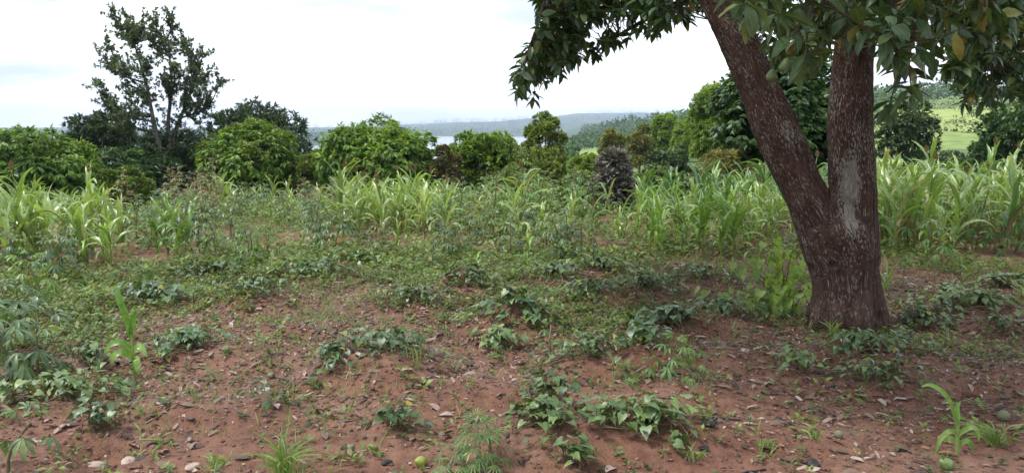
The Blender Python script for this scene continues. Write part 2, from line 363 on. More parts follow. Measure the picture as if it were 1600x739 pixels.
# soil and land: 'land' 0 = bare red soil, 1 = vegetated land; 'tone' varies the plots
m, t = newmat('soil'); L = t.links.new
g = N(t, 'ShaderNodeNewGeometry')
def noise(scale, det=4, rough=.55):
    n = N(t, 'ShaderNodeTexNoise'); n.inputs['Scale'].default_value = scale; n.inputs['Detail'].default_value = det; n.inputs['Roughness'].default_value = rough
    L(g.outputs['Position'], n.inputs['Vector']); return n
na, nb, ncn = noise(1.3, 5), noise(14, 6, .65), noise(90, 3)
ra = ramp(t, [(.3, (.108, .049, .031)), (.5, (.148, .074, .049)), (.7, (.185, .106, .076))]); L(na.outputs[0], ra.inputs[0])
rb = ramp(t, [(.28, (.55, .5, .5)), (.5, (1, 1, 1)), (.72, (1.3, 1.33, 1.36))]); L(nb.outputs[0], rb.inputs[0])
mu = N(t, 'ShaderNodeMixRGB', blend_type='MULTIPLY'); mu.inputs[0].default_value = 1; L(ra.outputs[0], mu.inputs[1]); L(rb.outputs[0], mu.inputs[2])
tone = N(t, 'ShaderNodeAttribute', attribute_name='tone'); land = N(t, 'ShaderNodeAttribute', attribute_name='land')
rl = ramp(t, [(0, (.03, .055, .018)), (.35, (.06, .10, .03)), (.65, (.13, .19, .045)), (.85, (.21, .26, .07)), (1, (.24, .19, .09))]); L(tone.outputs['Fac'], rl.inputs[0])
nd = noise(.35, 6, .7); rd = ramp(t, [(.3, (.6, .6, .6)), (.7, (1.35, 1.35, 1.35))]); L(nd.outputs[0], rd.inputs[0])
ml = N(t, 'ShaderNodeMixRGB', blend_type='MULTIPLY'); ml.inputs[0].default_value = 1; L(rl.outputs[0], ml.inputs[1]); L(rd.outputs[0], ml.inputs[2])
mf = N(t, 'ShaderNodeMixRGB'); L(land.outputs['Fac'], mf.inputs[0]); L(mu.outputs[0], mf.inputs[1]); L(ml.outputs[0], mf.inputs[2])
ad = N(t, 'ShaderNodeMath', operation='MULTIPLY_ADD'); ad.inputs[1].default_value = .35; L(ncn.outputs[0], ad.inputs[0]); L(nb.outputs[0], ad.inputs[2])
bp = N(t, 'ShaderNodeBump'); bp.inputs['Strength'].default_value = .9; bp.inputs['Distance'].default_value = .03; L(ad.outputs[0], bp.inputs['Height'])
p = N(t, 'ShaderNodeBsdfPrincipled'); p.inputs['Roughness'].default_value = .85; p.inputs['Specular IOR Level'].default_value = .25
L(mf.outputs[0], p.inputs['Base Color']); L(bp.outputs[0], p.inputs['Normal'])
o = N(t, 'ShaderNodeOutputMaterial'); L(p.outputs[0], o.inputs[0]); M['soil'] = m
M['clod'] = plainmat('soil_clod', (.085, .045, .032), (.175, .105, .08), 25, .9, .6, .01)

m, t = newmat('lake_water'); L = t.links.new
p = N(t, 'ShaderNodeBsdfPrincipled'); p.inputs['Base Color'].default_value = (.16, .2, .22, 1); p.inputs['Roughness'].default_value = .16
nz = N(t, 'ShaderNodeTexNoise'); nz.inputs['Scale'].default_value = .3; tcn = N(t, 'ShaderNodeTexCoord'); L(tcn.outputs['Object'], nz.inputs['Vector'])
b = N(t, 'ShaderNodeBump'); b.inputs['Strength'].default_value = .15; b.inputs['Distance'].default_value = .3; L(nz.outputs[0], b.inputs['Height']); L(b.outputs[0], p.inputs['Normal'])
o = N(t, 'ShaderNodeOutputMaterial'); L(p.outputs[0], o.inputs[0]); M['water'] = m

# avocado bark: 'bk' runs round and along the limbs, 'lichen' where the pale crust sits, 'dust' near the foot
m, t = newmat('avocado_bark'); L = t.links.new
bk = N(t, 'ShaderNodeAttribute', attribute_name='bk')
def bnoise(sc, scale, det=4, rough=.6):
    mp = N(t, 'ShaderNodeMapping'); mp.inputs['Scale'].default_value = sc; L(bk.outputs['Vector'], mp.inputs[0])
    n = N(t, 'ShaderNodeTexNoise'); n.inputs['Scale'].default_value = scale; n.inputs['Detail'].default_value = det; n.inputs['Roughness'].default_value = rough
    L(mp.outputs[0], n.inputs['Vector']); return n
n1 = bnoise((1, 1, .3), 30, 5); n2 = bnoise((1, 1, .34), 100, 3, .55); n3 = bnoise((1, 1, .7), 5, 4)
r1 = ramp(t, [(.3, (.02, .009, .0065)), (.5, (.05, .0235, .016)), (.72, (.085, .046, .033))]); L(n1.outputs[0], r1.inputs[0])
li = N(t, 'ShaderNodeAttribute', attribute_name='lichen'); du = N(t, 'ShaderNodeAttribute', attribute_name='dust')
st = N(t, 'ShaderNodeMapRange'); st.inputs[1].default_value = .36; st.inputs[2].default_value = .64; st.inputs[3].default_value = 0; st.inputs[4].default_value = .5; L(n2.outputs[0], st.inputs[0])
s0 = N(t, 'ShaderNodeMath', operation='MULTIPLY_ADD'); s0.inputs[1].default_value = .85; L(n3.outputs[0], s0.inputs[0]); L(st.outputs[0], s0.inputs[2])
s1 = N(t, 'ShaderNodeMath', operation='MULTIPLY_ADD'); s1.inputs[1].default_value = .24; L(li.outputs['Fac'], s1.inputs[0]); L(s0.outputs[0], s1.inputs[2])
rk = ramp(t, [(.85, (0, 0, 0)), (.91, (.7, .7, .7))]); L(s1.outputs[0], rk.inputs[0])
lc = N(t, 'ShaderNodeMixRGB'); lc.inputs[2].default_value = (.26, .245, .205, 1); L(rk.outputs[0], lc.inputs[0]); L(r1.outputs[0], lc.inputs[1])
dm = N(t, 'ShaderNodeMixRGB'); dm.inputs[2].default_value = (.06, .038, .030, 1); L(du.outputs['Fac'], dm.inputs[0]); L(lc.outputs[0], dm.inputs[1])
vmp = N(t, 'ShaderNodeMapping'); vmp.inputs['Scale'].default_value = (1, 1, .3); L(bk.outputs['Vector'], vmp.inputs[0])
vo = N(t, 'ShaderNodeTexVoronoi', feature='DISTANCE_TO_EDGE'); vo.inputs['Scale'].default_value = 34; va = N(t, 'ShaderNodeVectorMath', operation='MULTIPLY_ADD'); va.inputs[1].default_value = (.02, .02, .03); L(n3.outputs[1], va.inputs[0]); L(vmp.outputs[0], va.inputs[2]); L(va.outputs[0], vo.inputs['Vector'])
vr = N(t, 'ShaderNodeMapRange'); vr.inputs[1].default_value = 0; vr.inputs[2].default_value = .16; vr.inputs[3].default_value = .6; L(vo.outputs[0], vr.inputs[0])
dk = N(t, 'ShaderNodeVectorMath', operation='SCALE'); L(dm.outputs[0], dk.inputs[0]); L(vr.outputs[0], dk.inputs['Scale'])
hs_ = N(t, 'ShaderNodeMath', operation='MULTIPLY_ADD'); hs_.inputs[1].default_value = .5; L(vr.outputs[0], hs_.inputs[0]); L(n1.outputs[0], hs_.inputs[2])
b1 = N(t, 'ShaderNodeBump'); b1.inputs['Strength'].default_value = .9; b1.inputs['Distance'].default_value = .02; L(hs_.outputs[0], b1.inputs['Height'])
p = N(t, 'ShaderNodeBsdfPrincipled'); p.inputs['Roughness'].default_value = .8; p.inputs['Specular IOR Level'].default_value = .25
L(dk.outputs[0], p.inputs['Base Color']); L(b1.outputs[0], p.inputs['Normal'])
o = N(t, 'ShaderNodeOutputMaterial'); L(p.outputs[0], o.inputs[0]); M['bark'] = m

# ------------------------------------------------------------------ sweet potato spots (their soil heaps shape the ground)
# px, py of the heap's foot centre, half width and half depth (m), heap height, leaves, light?, label
POT = [
 (600, 575, .30, .22, .16, 60, 0, 'dark sweet potato vines crowning a bare soil heap left of centre foreground'),
 (515, 590, .17, .14, .07, 26, 0, 'small sweet potato vines with yellow leaves left of the bare soil heap'),
 (625, 672, .13, .10, .04, 22, 0, 'small leafy sweet potato sprig just above the nearest fallen green fruit'),
 (850, 690, .24, .18, .10, 55, 1, 'sweet potato bush beside the feathery herb at the bottom edge'),
 (862, 640, .11, .09, .05, 20, 0, 'sweet potato sprig topping the bush beside the feathery herb'),
 (885, 735, .10, .07, .03, 16, 1, 'lowest little sweet potato sprig at the bottom edge of the picture'),
 (1005, 690, .30, .17, .10, 75, 1, 'wide sweet potato bush with one yellow leaf, bottom centre right'),
 (935, 575, .26, .17, .12, 45, 0, 'dark green sweet potato vines on a heap in the centre foreground'),
 (1005, 560, .20, .15, .12, 34, 0, 'sweet potato vines just right of the centre foreground heap'),
 (1350, 560, .36, .22, .16, 85, 0, 'sweet potato vines sprawling against the avocado trunk foot'),
 (1380, 605, .26, .14, .06, 40, 0, 'trailing sweet potato leaves below the heap at the trunk foot'),
 (1255, 590, .16, .12, .05, 24, 1, 'heart leaved sweet potato runner reaching left from the trunk foot'),
 (95, 630, .28, .20, .10, 50, 1, 'bright sweet potato clump below the dark cassava on the left'),
 (145, 585, .17, .13, .07, 28, 1, 'light sweet potato clump left of the lone young maize'),
 (285, 555, .32, .20, .07, 70, 0, 'low sweet potato patch just right of the lone young maize'),
 (240, 475, .40, .26, .10, 75, 0, 'round sweet potato patch behind the lone young maize'),
 (395, 475, .40, .26, .14, 75, 0, 'sweet potato heap in the left middle ground'),
 (25, 505, .30, .26, .08, 50, 0, 'sweet potato patch behind the dark cassava at the left edge'),
 (640, 485, .40, .24, .08, 65, 0, 'low sweet potato patch in the middle of the clearing'),
 (740, 460, .36, .22, .16, 40, 1, 'sparse vines over a red soil heap in the middle of the clearing'),
 (800, 520, .34, .18, .14, 45, 0, 'thin vines round the red soil heap in the centre'),
 (775, 545, .13, .10, .03, 28, 1, 'little light green weed clump in front of the centre soil heap'),
 (920, 470, .36, .22, .10, 60, 0, 'sweet potato patch right of the middle of the clearing'),
 (1000, 465, .30, .24, .12, 55, 0, 'sweet potato heap midway between centre and trunk'),
 (1045, 520, .30, .20, .10, 50, 0, 'sweet potato heap in front of the broad leaved shrub, left part'),
 (1130, 505, .34, .22, .10, 60, 0, 'sweet potato patch left of the avocado trunk'),
 (940, 430, .46, .26, .08, 60, 1, 'bright sweet potato row at the far side of the clearing'),
 (1440, 510, .40, .22, .10, 75, 0, 'sweet potato ridge right of the avocado trunk, near part'),
 (1530, 500, .44, .24, .12, 80, 1, 'sweet potato ridge at the right edge of the picture'),
 (1480, 480, .40, .22, .08, 60, 1, 'sweet potato row behind the ridge on the right'),
 (1565, 455, .40, .24, .08, 55, 1, 'farther sweet potato row at the right edge'),
 (1560, 530, .20, .12, .04, 26, 0, 'small sweet potato runner on the soil at the right edge'),
 (160, 670, .12, .10, .04, 20, 0, 'small dark weed clump beside a hole in the left foreground soil'),
 (480, 440, .5, .3, .10, 60, 0, 'farther sweet potato row left of the middle'),
 (330, 440, .4, .3, .08, 46, 0, 'farther sweet potato row behind the left middle heap'),
 (860, 440, .4, .3, .10, 50, 0, 'farther sweet potato row near the picture centre'),
 (560, 420, .5, .3, .08, 50, 1, 'low green vines before the dark cassava clump'),
 (1090, 445, .4, .3, .10, 50, 1, 'farther sweet potato row left of the broad leaved shrub'),
]
POTXY = []
for (px, py, a_, b_, h_, n_, lt, lab) in POT:
    x, y = ground_at(px, py); POTXY.append((x, y))
    MOUNDS.append((x, y, a_*1.25, b_*1.45, h_*.72))
# a few bare humps and hollows of the hoed soil
for (px, py, a_, b_, h_) in [(600, 600, .28, .2, .08), (810, 515, .25, .15, .12), (720, 455, .2, .15, .1), (1200, 520, .6, .25, .05), (1320, 535, .55, .3, .08),
                             (430, 560, .5, .3, .05), (300, 640, .5, .22, .05), (1100, 620, .6, .25, .05), (1500, 590, .5, .3, .05), (160, 700, .18, .12, -.08),
                             (690, 620, .6, .25, .04), (1180, 680, .5, .2, .04), (500, 520, .5, .25, .06), (1150, 560, .4, .25, .06)]:
    x, y = ground_at(px, py); MOUNDS.append((x, y, a_, b_, h_))

# ------------------------------------------------------------------ ground sheet, lake
th = np.radians(np.concatenate([np.arange(-180, -54, 6), np.arange(-54, -42, .5), np.arange(-42, 42.01, .25), np.arange(42.5, 54.1, .5), np.arange(60, 180, 6)]))
rr = np.concatenate([[.02, .6, 1.2, 1.8, 2.4], np.geomspace(2.9, 13, 225), np.geomspace(13.3, 7600, 150)])
TH, RR = np.meshgrid(th, rr); X, Y = RR*np.sin(TH), RR*np.cos(TH)
Z = soil(X.ravel(), Y.ravel()).reshape(X.shape)
V = np.stack([X, Y, Z], -1).reshape(-1, 3)
nc, nr = len(th), len(rr)
i, j = np.meshgrid(np.arange(nr-1), np.arange(nc), indexing='ij'); j2 = (j+1) % nc
Q = np.stack([i*nc+j, i*nc+j2, (i+1)*nc+j2, (i+1)*nc+j], -1).reshape(-1, 4)[:, ::-1]
xf, yf = X.ravel(), Y.ravel(); rf = RR.ravel()
landv = sstep(17, 30, rf+fbm2(xf*.3, yf*.3, 2, 3)*4)
ph = np.degrees(np.arctan2(xf, yf))
cellx = np.floor(xf/38+fbm2(xf*.01, yf*.01, 2, 41)*.8); celly = np.floor(yf/24+fbm2(xf*.012, yf*.012, 2, 42)*1.0)
tone = .30+hash3(cellx, celly, cellx*0, 4)*.55
tone = np.where(rf < 60, .5+.2*fbm2(xf*.2, yf*.2, 3, 6), tone)
tone = np.where(rf > 600, .05+.3*np.clip(fbm2(xf*.006, yf*.006, 3, 9), 0, 1), tone)
tone = np.where((ph > 2) & (ph < 8) & (rf > 50) & (rf < 260), .78, tone)          # the pasture in the dip
tone = np.where((ph > 23) & (ph < 34) & (rf > 150) & (rf < 240), .84, tone)
ground = ob('ground', mk('ground', V, Q, mats=[M['soil']], attrs={'land': landv, 'tone': np.clip(tone, 0, 1)}))
tag(ground, 'red brown hoed soil running into green farmland', None, None, 'structure')

ys = np.linspace(450, 3300, 12); xs = np.linspace(-1700, 700, 12)
gx, gy = np.meshgrid(xs, ys); V = np.stack([gx, gy, gx*0-20.0], -1).reshape(-1, 3)
Q = [(a*12+b, a*12+b+1, a*12+b+13, a*12+b+12) for a in range(11) for b in range(11)]
tag(ob('lake_water', mk('lake_water', V, Q, mats=[M['water']])), 'pale lake water beyond the trees', None, None, 'structure')

# ------------------------------------------------------------------ the avocado tree
TY = 6.16
def limb(spec, ns=28):                            # px, py, width px, world distance
    P = []; R = []
    for (px, py, w, yd) in spec:
        p = at(px, py, yd); P.append(p); R.append(.9*w/2/FPX*(yd*CT-(p[2]-EYE)*ST))
    P = np.array(P); R = np.array(R)
    sp = smooth_path(np.concatenate([P, R[:, None]], 1), 8)
    return sp[:, :3], sp[:, 3]
LIMBS = [
 limb([(1322, 560, 132, TY), (1322, 515, 120, TY), (1321, 470, 106, TY), (1317, 430, 107, TY), (1313, 390, 120, TY), (1306, 355, 118, TY), (1304, 338, 90, TY)]),
 limb([(1296, 400, 84, TY), (1276, 340, 78, TY), (1249, 285, 70, TY+.02), (1212, 200, 74, TY+.1), (1169, 100, 68, TY+.25), (1143, 45, 64, TY+.35), (1112, -20, 60, TY+.5), (1060, -130, 50, TY+.8), (980, -300, 38, TY+1.1), (900, -480, 22, TY+1.3)]),
 limb([(1330, 410, 92, TY), (1333, 340, 84, TY), (1333, 285, 78, TY), (1330, 200, 75, TY), (1333, 100, 67, TY), (1338, 0, 62, TY), (1350, -120, 54, TY+.05), (1380, -300, 44, TY+.1), (1400, -520, 26, TY+.2)]),
]
base = np.array([*LIMBS[0][0][8][:2], 0.0])
pieces = Geo()
for P_, R_ in LIMBS:
    pieces.add(*tube(P_, R_, 28)[:3])
for (dx, dy, l, r0) in [(-.30, -.10, .36, .10), (.30, -.12, .40, .11), (.02, -.33, .34, .10), (-.22, .22, .3, .1), (.24, .2, .3, .1), (-.2, -.27, .3, .08)]:   # root flare
    l *= .82; r0 *= .85; d = norm(np.array([dx, dy, 0])); gz = float(terrain(*base[:2]))
    pts = [base+d*.10+[0, 0, .48], base+d*.17+[0, 0, .26], base+d*.25+[0, 0, .10], base+d*(l)+[0, 0, .0], base+d*(l+.25)+[0, 0, -.14]]
    sp = smooth_path(pts, 6); pieces.add(*tube(sp, np.linspace(r0*1.15, r0*.55, len(sp)), 14)[:3])
V = np.concatenate(pieces.V); Q = np.concatenate(pieces.Q); T = np.concatenate(pieces.T)
tmp = ob('tmp', mk('tmp', V, Q, T))
mod = tmp.modifiers.new('r', 'REMESH'); mod.mode = 'VOXEL'; mod.voxel_size = .014
ms = tmp.modifiers.new('s', 'SMOOTH'); ms.factor = .5; ms.iterations = 7
dg = bpy.context.evaluated_depsgraph_get()
ev = tmp.evaluated_get(dg); me = ev.to_mesh()
nv = len(me.vertices); V = np.empty(nv*3, np.float32); me.vertices.foreach_get('co', V); V = V.reshape(-1, 3).astype(float)
NR = np.empty(nv*3, np.float32); me.vertices.foreach_get('normal', NR); NR = NR.reshape(-1, 3).astype(float)
Q = np.array([list(p.vertices) for p in me.polygons if len(p.vertices) == 4])
T = np.array([list(p.vertices) for p in me.polygons if len(p.vertices) == 3]) if any(len(p.vertices) == 3 for p in me.polygons) else None
ev.to_mesh_clear(); bpy.data.objects.remove(tmp)
# bark coordinates blended from the limb axes
bkv = np.zeros((nv, 3)); ws = np.zeros(nv)
for k, (P_, R_) in enumerate(LIMBS):
    best = np.full(nv, 1e9); idx = np.zeros(nv, int)
    for a in range(len(P_)):
        dd = np.sum((V-P_[a])**2, 1); u = dd < best; best[u] = dd[u]; idx[u] = a
    tg = norm(np.gradient(P_, axis=0))[idx]; rel = V-P_[idx]
    s = np.concatenate([[0], np.cumsum(np.linalg.norm(np.diff(P_, axis=0), axis=1))])[idx] + np.sum(rel*tg, 1)
    rad = rel-tg*np.sum(rel*tg, 1)[:, None]; rad = norm(rad)*.22
    c = np.stack([rad[:, 0]+k*.0, rad[:, 1], s], 1)
    w = 1/(np.maximum(np.sqrt(best)/R_[idx], .3)**11)
    bkv += c*w[:, None]; ws += w
bkv /= ws[:, None]
rid = 0
for (f, a_, st) in [(26, .010, .22), (55, .006, .25)]:
    q = 1-np.abs(vn3(bkv[:, 0]*f, bkv[:, 1]*f, bkv[:, 2]*f*st, 31+f))*2
    rid = rid + q*a_
big = vn3(V[:, 0]*3, V[:, 1]*3, V[:, 2]*2.2, 77)*.014 + vn3(V[:, 0]*7, V[:, 1]*7, V[:, 2]*5, 78)*.006
V = V + NR*(rid*.6+big-.006)[:, None]
# a healed pruning scar (ring and hollow) left of the middle, another above it, and a bark seam
lich = np.zeros(nv)
for (px, py, sx, sz, w) in [(1333, 285, .06, .2, 2.7), (1330, 335, .05, .13, 2.5), (1338, 225, .06, .16, .7), (1335, 440, .10, .07, .35), (1240, 205, .06, .1, .8), (1322, 410, .07, .05, .7),
                            (1232, 180, .06, .12, .5), (1315, 150, .09, .2, .5), (1345, 255, .12, .2, .45), (1150, 90, .07, .2, .4), (1305, 490, .06, .04, .3)]:
    c = at(px, py, TY-.2); lich = np.maximum(lich, w*np.exp(-((V[:, 0]-c[0])/sx)**2-((V[:, 2]-c[2])/sz)**2)*(V[:, 1] < TY+.05))
for (px, py, rr_, dp) in [(1304, 415, .03, .022), (1372, 497, .04, .02)]:
    c = at(px, py, TY-.22); q = np.hypot(V[:, 0]-c[0], V[:, 2]-c[2])/rr_
    f = np.where(V[:, 1] < TY, 1, 0)
    V[:, 1] += f*(np.exp(-q**2*1.6)*dp-np.exp(-((q-1.25)/.35)**2)*.004)
dust = np.clip(1-(V[:, 2]-.0)/.55, 0, 1)**1.3*.75 + .6*np.exp(-((V[:, 2]-at(1300, 412, TY)[2])/.06)**2-((V[:, 0]-at(1290, 412, TY)[0])/.11)**2)
dust = np.clip(dust*(1+.6*vn3(V[:, 0]*9, V[:, 1]*9, V[:, 2]*9, 3)), 0, .85)
tree = empty('avocado_tree', base)
tag(tree, 'forked avocado tree with flecked bark standing in the right foreground', 'tree')
ob('trunk', mk('trunk', V-base, Q, T, mats=[M['bark']], attrs={'bk': bkv, 'lichen': lich, 'dust': dust}), tree)

# smaller branches and leafy twigs
BR = [  # px, py, world distance
 [(1112, -20, 6.86), (1060, -30, 7.1), (990, 5, 7.4), (925, 18, 7.6), (880, 60, 7.7), (845, 105, 7.7)],
 [(1060, -130, 7.16), (980, -120, 7.3), (900, -90, 7.2), (860, -20, 7.0), (835, 60, 6.9)],
 [(1112, -20, 6.86), (1070, 0, 7.3), (1020, 25, 7.8), (960, 60, 8.0), (930, 85, 8.0)],
 [(980, -300, 7.46), (880, -280, 7.0), (760, -200, 6.6), (700, -120, 6.4)],
 [(1350, -120, 6.41), (1345, -150, 5.6), (1330, -110, 4.8), (1310, -40, 4.2), (1270, 20, 3.95)],
 [(1345, -150, 5.6), (1400, -130, 4.9), (1430, -40, 4.3), (1425, 60, 4.0), (1400, 120, 3.9)],
 [(1345, -150, 5.6), (1440, -150, 4.9), (1510, -60, 4.3), (1540, 10, 4.0)],
 [(1330, -110, 4.8), (1240, -90, 4.3), (1190, -20, 4.1), (1180, 30, 4.0)],
 [(1380, -300, 6.46), (1480, -250, 6.9), (1540, -120, 7.0), (1550, 0, 7.0), (1545, 90, 7.0)],
 [(1380, -300, 6.46), (1560, -260, 7.4), (1640, -120, 7.6), (1640, 40, 7.6)],
 [(1400, -520, 6.56), (1500, -700, 6), (1500, -1000, 5), (1400, -1300, 4)],
 [(980, -300, 7.46), (900, -500, 8.5), (800, -560, 9.5)], [(900, -480, 7.66), (700, -620, 7), (560, -700, 6.4)],
 [(1400, -520, 6.56), (1420, -560, 8), (1500, -520, 9.5)], [(1400, -520, 6.56), (1250, -800, 5.5), (1150, -1100, 4.6)],
]
BG = []; nodes = []; nid = []
for n_, b in enumerate(BR):
    P_ = smooth_path([at(*q) for q in b], 7); r0 = .035 if b[0][1] > -200 else .06
    G = Geo(); G.add(*tube(P_, np.linspace(r0, .008, len(P_)), 7)[:3], m=0); BG.append(G); nodes.append(P_); nid += [n_]*len(P_)
for n_, (P_, R_) in enumerate(LIMBS[1:]): nodes.append(P_[30:]); nid += [1 if n_ == 0 else 8]*len(P_[30:])
nodes = np.concatenate(nodes)

def in_poly(x, y, poly):
    c = False; n = len(poly)
    for a in range(n):
        x1, y1 = poly[a]; x2, y2 = poly[(a+1) % n]
        if (y1 > y) != (y2 > y) and x < (x2-x1)*(y-y1)/(y2-y1)+x1: c = not c
    return c
tips = []; big_tips = []
def fill(poly, d0, d1, n, out, dens=None):
    xs_ = [p[0] for p in poly]; ys_ = [p[1] for p in poly]; k = 0
    while k < n:
        x = random.uniform(min(xs_), max(xs_)); y = random.uniform(min(ys_), max(ys_))
        if in_poly(x, y, poly) and (dens is None or random.random() < dens(x, y)):
            out.append(at(x, y, random.uniform(d0, d1))); k += 1
left_poly = [(835, -60), (846, 40), (832, 72), (792, 104), (788, 122), (802, 142), (826, 168), (845, 150), (862, 122), (885, 108), (905, 100), (935, 92), (975, 100), (990, 78), (1020, 62), (1040, 36), (1070, 40), (1095, 30), (1100, -60)]
fill(left_poly, 6.7, 8.3, 215, tips, lambda x, y: .35 if (y > 25 and 900 < x < 1010) else 1)
fill([(845, -10), (850, 50), (820, 85), (800, 115), (812, 140), (850, 110), (900, 90), (935, 40), (960, -10)], 6.8, 7.9, 75, tips)
near_poly = [(1135, -40), (1150, 20), (1170, 45), (1215, 50), (1215, 80), (1260, 95), (1290, 70), (1330, 40), (1360, 60), (1385, 130), (1430, 120), (1440, 60), (1500, 50), (1560, 30), (1560, -40)]
fill(near_poly, 3.6, 4.6, 40, big_tips)
fill([(1180, -20), (1195, 60), (1240, 120), (1290, 90), (1310, -20)], 6.9, 8.3, 40, tips)
for q in [(1215, 60, 4.3), (1250, 110, 4.4), (1290, 85, 4.2), (1395, 75, 3.7), (1425, 150, 4.2), (1385, 178, 4.4), (1505, 45, 3.7), (1460, 95, 4.0), (1345, 40, 3.9), (1165, 30, 4.1)]: big_tips.append(at(*q))
fill([(1130, -60), (1150, 30), (1290, 60), (1320, 60), (1480, 90), (1600, 60), (1600, -60)], 4.6, 5.8, 135, tips)
fill([(1440, -60), (1460, 40), (1475, 120), (1495, 165), (1530, 172), (1560, 150), (1600, 165), (1640, 140), (1640, -60)], 6.6, 8.4, 240, tips)
fill([(1230, -60), (1240, 30), (1330, 40), (1430, 60), (1470, 20), (1480, -60)], 6.8, 8.4, 50, tips)
cc = np.array([base[0]+.1, base[1]+.2, 3.9]); k = 0
over = []
while k < 1500:                                     # the rest of the crown, above the picture
    q = rng.normal(size=3); q = q/np.linalg.norm(q)*rng.uniform(.55, 1)**.5
    p_ = cc+q*np.array([4.0, 4.2, 2.1])
    el = math.degrees(math.atan2(p_[2]-EYE, math.hypot(p_[0], p_[1])))
    if p_[2] < 2.55 or (el < 11.5 and p_[1] > 0): continue
    over.append(p_); k += 1
OWN = []; LO = []
def twig_leaves(tips, nl, L0, L1, pull=.5, tw=True):
    D = []; U = []; P_ = []; S = []; LO.clear()
    for tp in tips:
        dd = nodes-tp; a = np.argmin(np.sum(dd*dd, 1)); src = nodes[a]
        ln = np.linalg.norm(tp-src); d = norm(tp-src+np.array([0, 0, .0]))
        st = tp-d*min(ln, .45)+np.array([0, 0, .05])
        if ln > .5 and tw:
            mid = (src+st)/2+rng.normal(size=3)*.05+np.array([0, 0, .06])
            sp = smooth_path([src, mid, st, tp], 3)
        else: sp = smooth_path([st, (st+tp)/2+rng.normal(size=3)*.015, tp], 3)
        OWN.append(nid[a]); bgeo = BG[nid[a]]
        if tw: bgeo.add(*tube(sp, np.linspace(.009 if ln > .5 else .006, .003, len(sp)), 3, False)[:2], m=0)
        n = int(nl*rng.uniform(.75, 1.3)); ax = norm(sp[-1]-sp[-3])
        u = norm(np.cross(ax, [.3, .1, 1])); v = np.cross(ax, u); a0 = rng.uniform(0, 6.28)
        for i in range(n):
            a1 = a0+i*2.4; back = (i/n)**1.2*.14; sp_ = math.radians(rng.uniform(35, 100))
            dl = ax*math.cos(sp_)+(u*math.cos(a1)+v*math.sin(a1))*math.sin(sp_)
            dl = norm(dl+np.array([0, 0, -rng.uniform(.05, pull)]))
            LO.append(nid[a]); P_.append(tp-ax*back); D.append(dl); U.append(norm(np.array([0, 0, 1])+rng.normal(size=3)*.35)); S.append(rng.uniform(L0, L1))
    return np.array(P_), np.array(D), np.array(U), np.array(S)
# large near leaves: each its own part
AVL = []
for k in range(5):
    w = [.78, .92, 1.0, .84, .95][k]; c = [0, .1, -.06, .16, .05][k]
    ysv = np.array([0, .06, .16, .34, .55, .75, .9, 1]); wv = np.array([.012, .015, .10, .19, .215, .165, .085, .004])*w
    zv = .06*np.sin(ysv*PI)-c*ysv**2*1.4+.012*np.sin(ysv*23+k)
    v_, q_ = strip(ysv, wv, zv, .28); v_ = v_*[1, 1, 1]; v_[:, 0] += .035*np.sin(v_[:, 1]*3+k); v_[:, 2] += np.where(np.arange(len(v_)) % 3 == 1, 0, .02*np.sin(v_[:, 1]*19+k*2+np.arange(len(v_)) % 3))
    AVL.append(mk('avocado_leaf', v_, q_, rnd=np.zeros(len(v_)), mats=[M['avocado_near']], attrs={'lu': np.repeat(ysv, 3), 'lv': np.tile([1., 0., 1.], len(ysv))}))
P_, D, U, S = twig_leaves(big_tips, 8, .095, .165, .6)
R = frames(D, U); order = np.argsort(np.sum((P_-[0, 0, EYE])**2, 1))
LOB = list(LO); BOB = [None]*len(BR); BIG = [(a, AVL[n_ % 5]) for n_, a in enumerate(order[:300])]; BIGT = (R, P_, S)
rest = order[300:]
fg = Geo()
if len(rest): fg.add(*batch(OVAL, R[rest], P_[rest], S[rest], rng.random(len(rest))))
P_, D, U, S = twig_leaves(tips, 11, .08, .145, .7)
fg.add(*batch(OVAL, frames(D, U), P_, S, rng.random(len(P_))))
P_, D, U, S = twig_leaves(over, 9, .15, .22, .6, False)
fg.add(*batch(CARD, frames(D, U), P_, S, rng.random(len(P_))))
fg.V = [v-base for v in fg.V]
tag(ob('crown', fg.build('crown', [M['avocado']]), tree), kind='stuff')
for n_, G in enumerate(BG):
    G.V = [v-base for v in G.V]; BOB[n_] = ob('branch', G.build('branch', [M['twig']]), tree)
R, P_, S = BIGT
for a, me in BIG: ob('leaf', me, BOB[LOB[a]], basisM(R[a], P_[a]-base, float(S[a])))

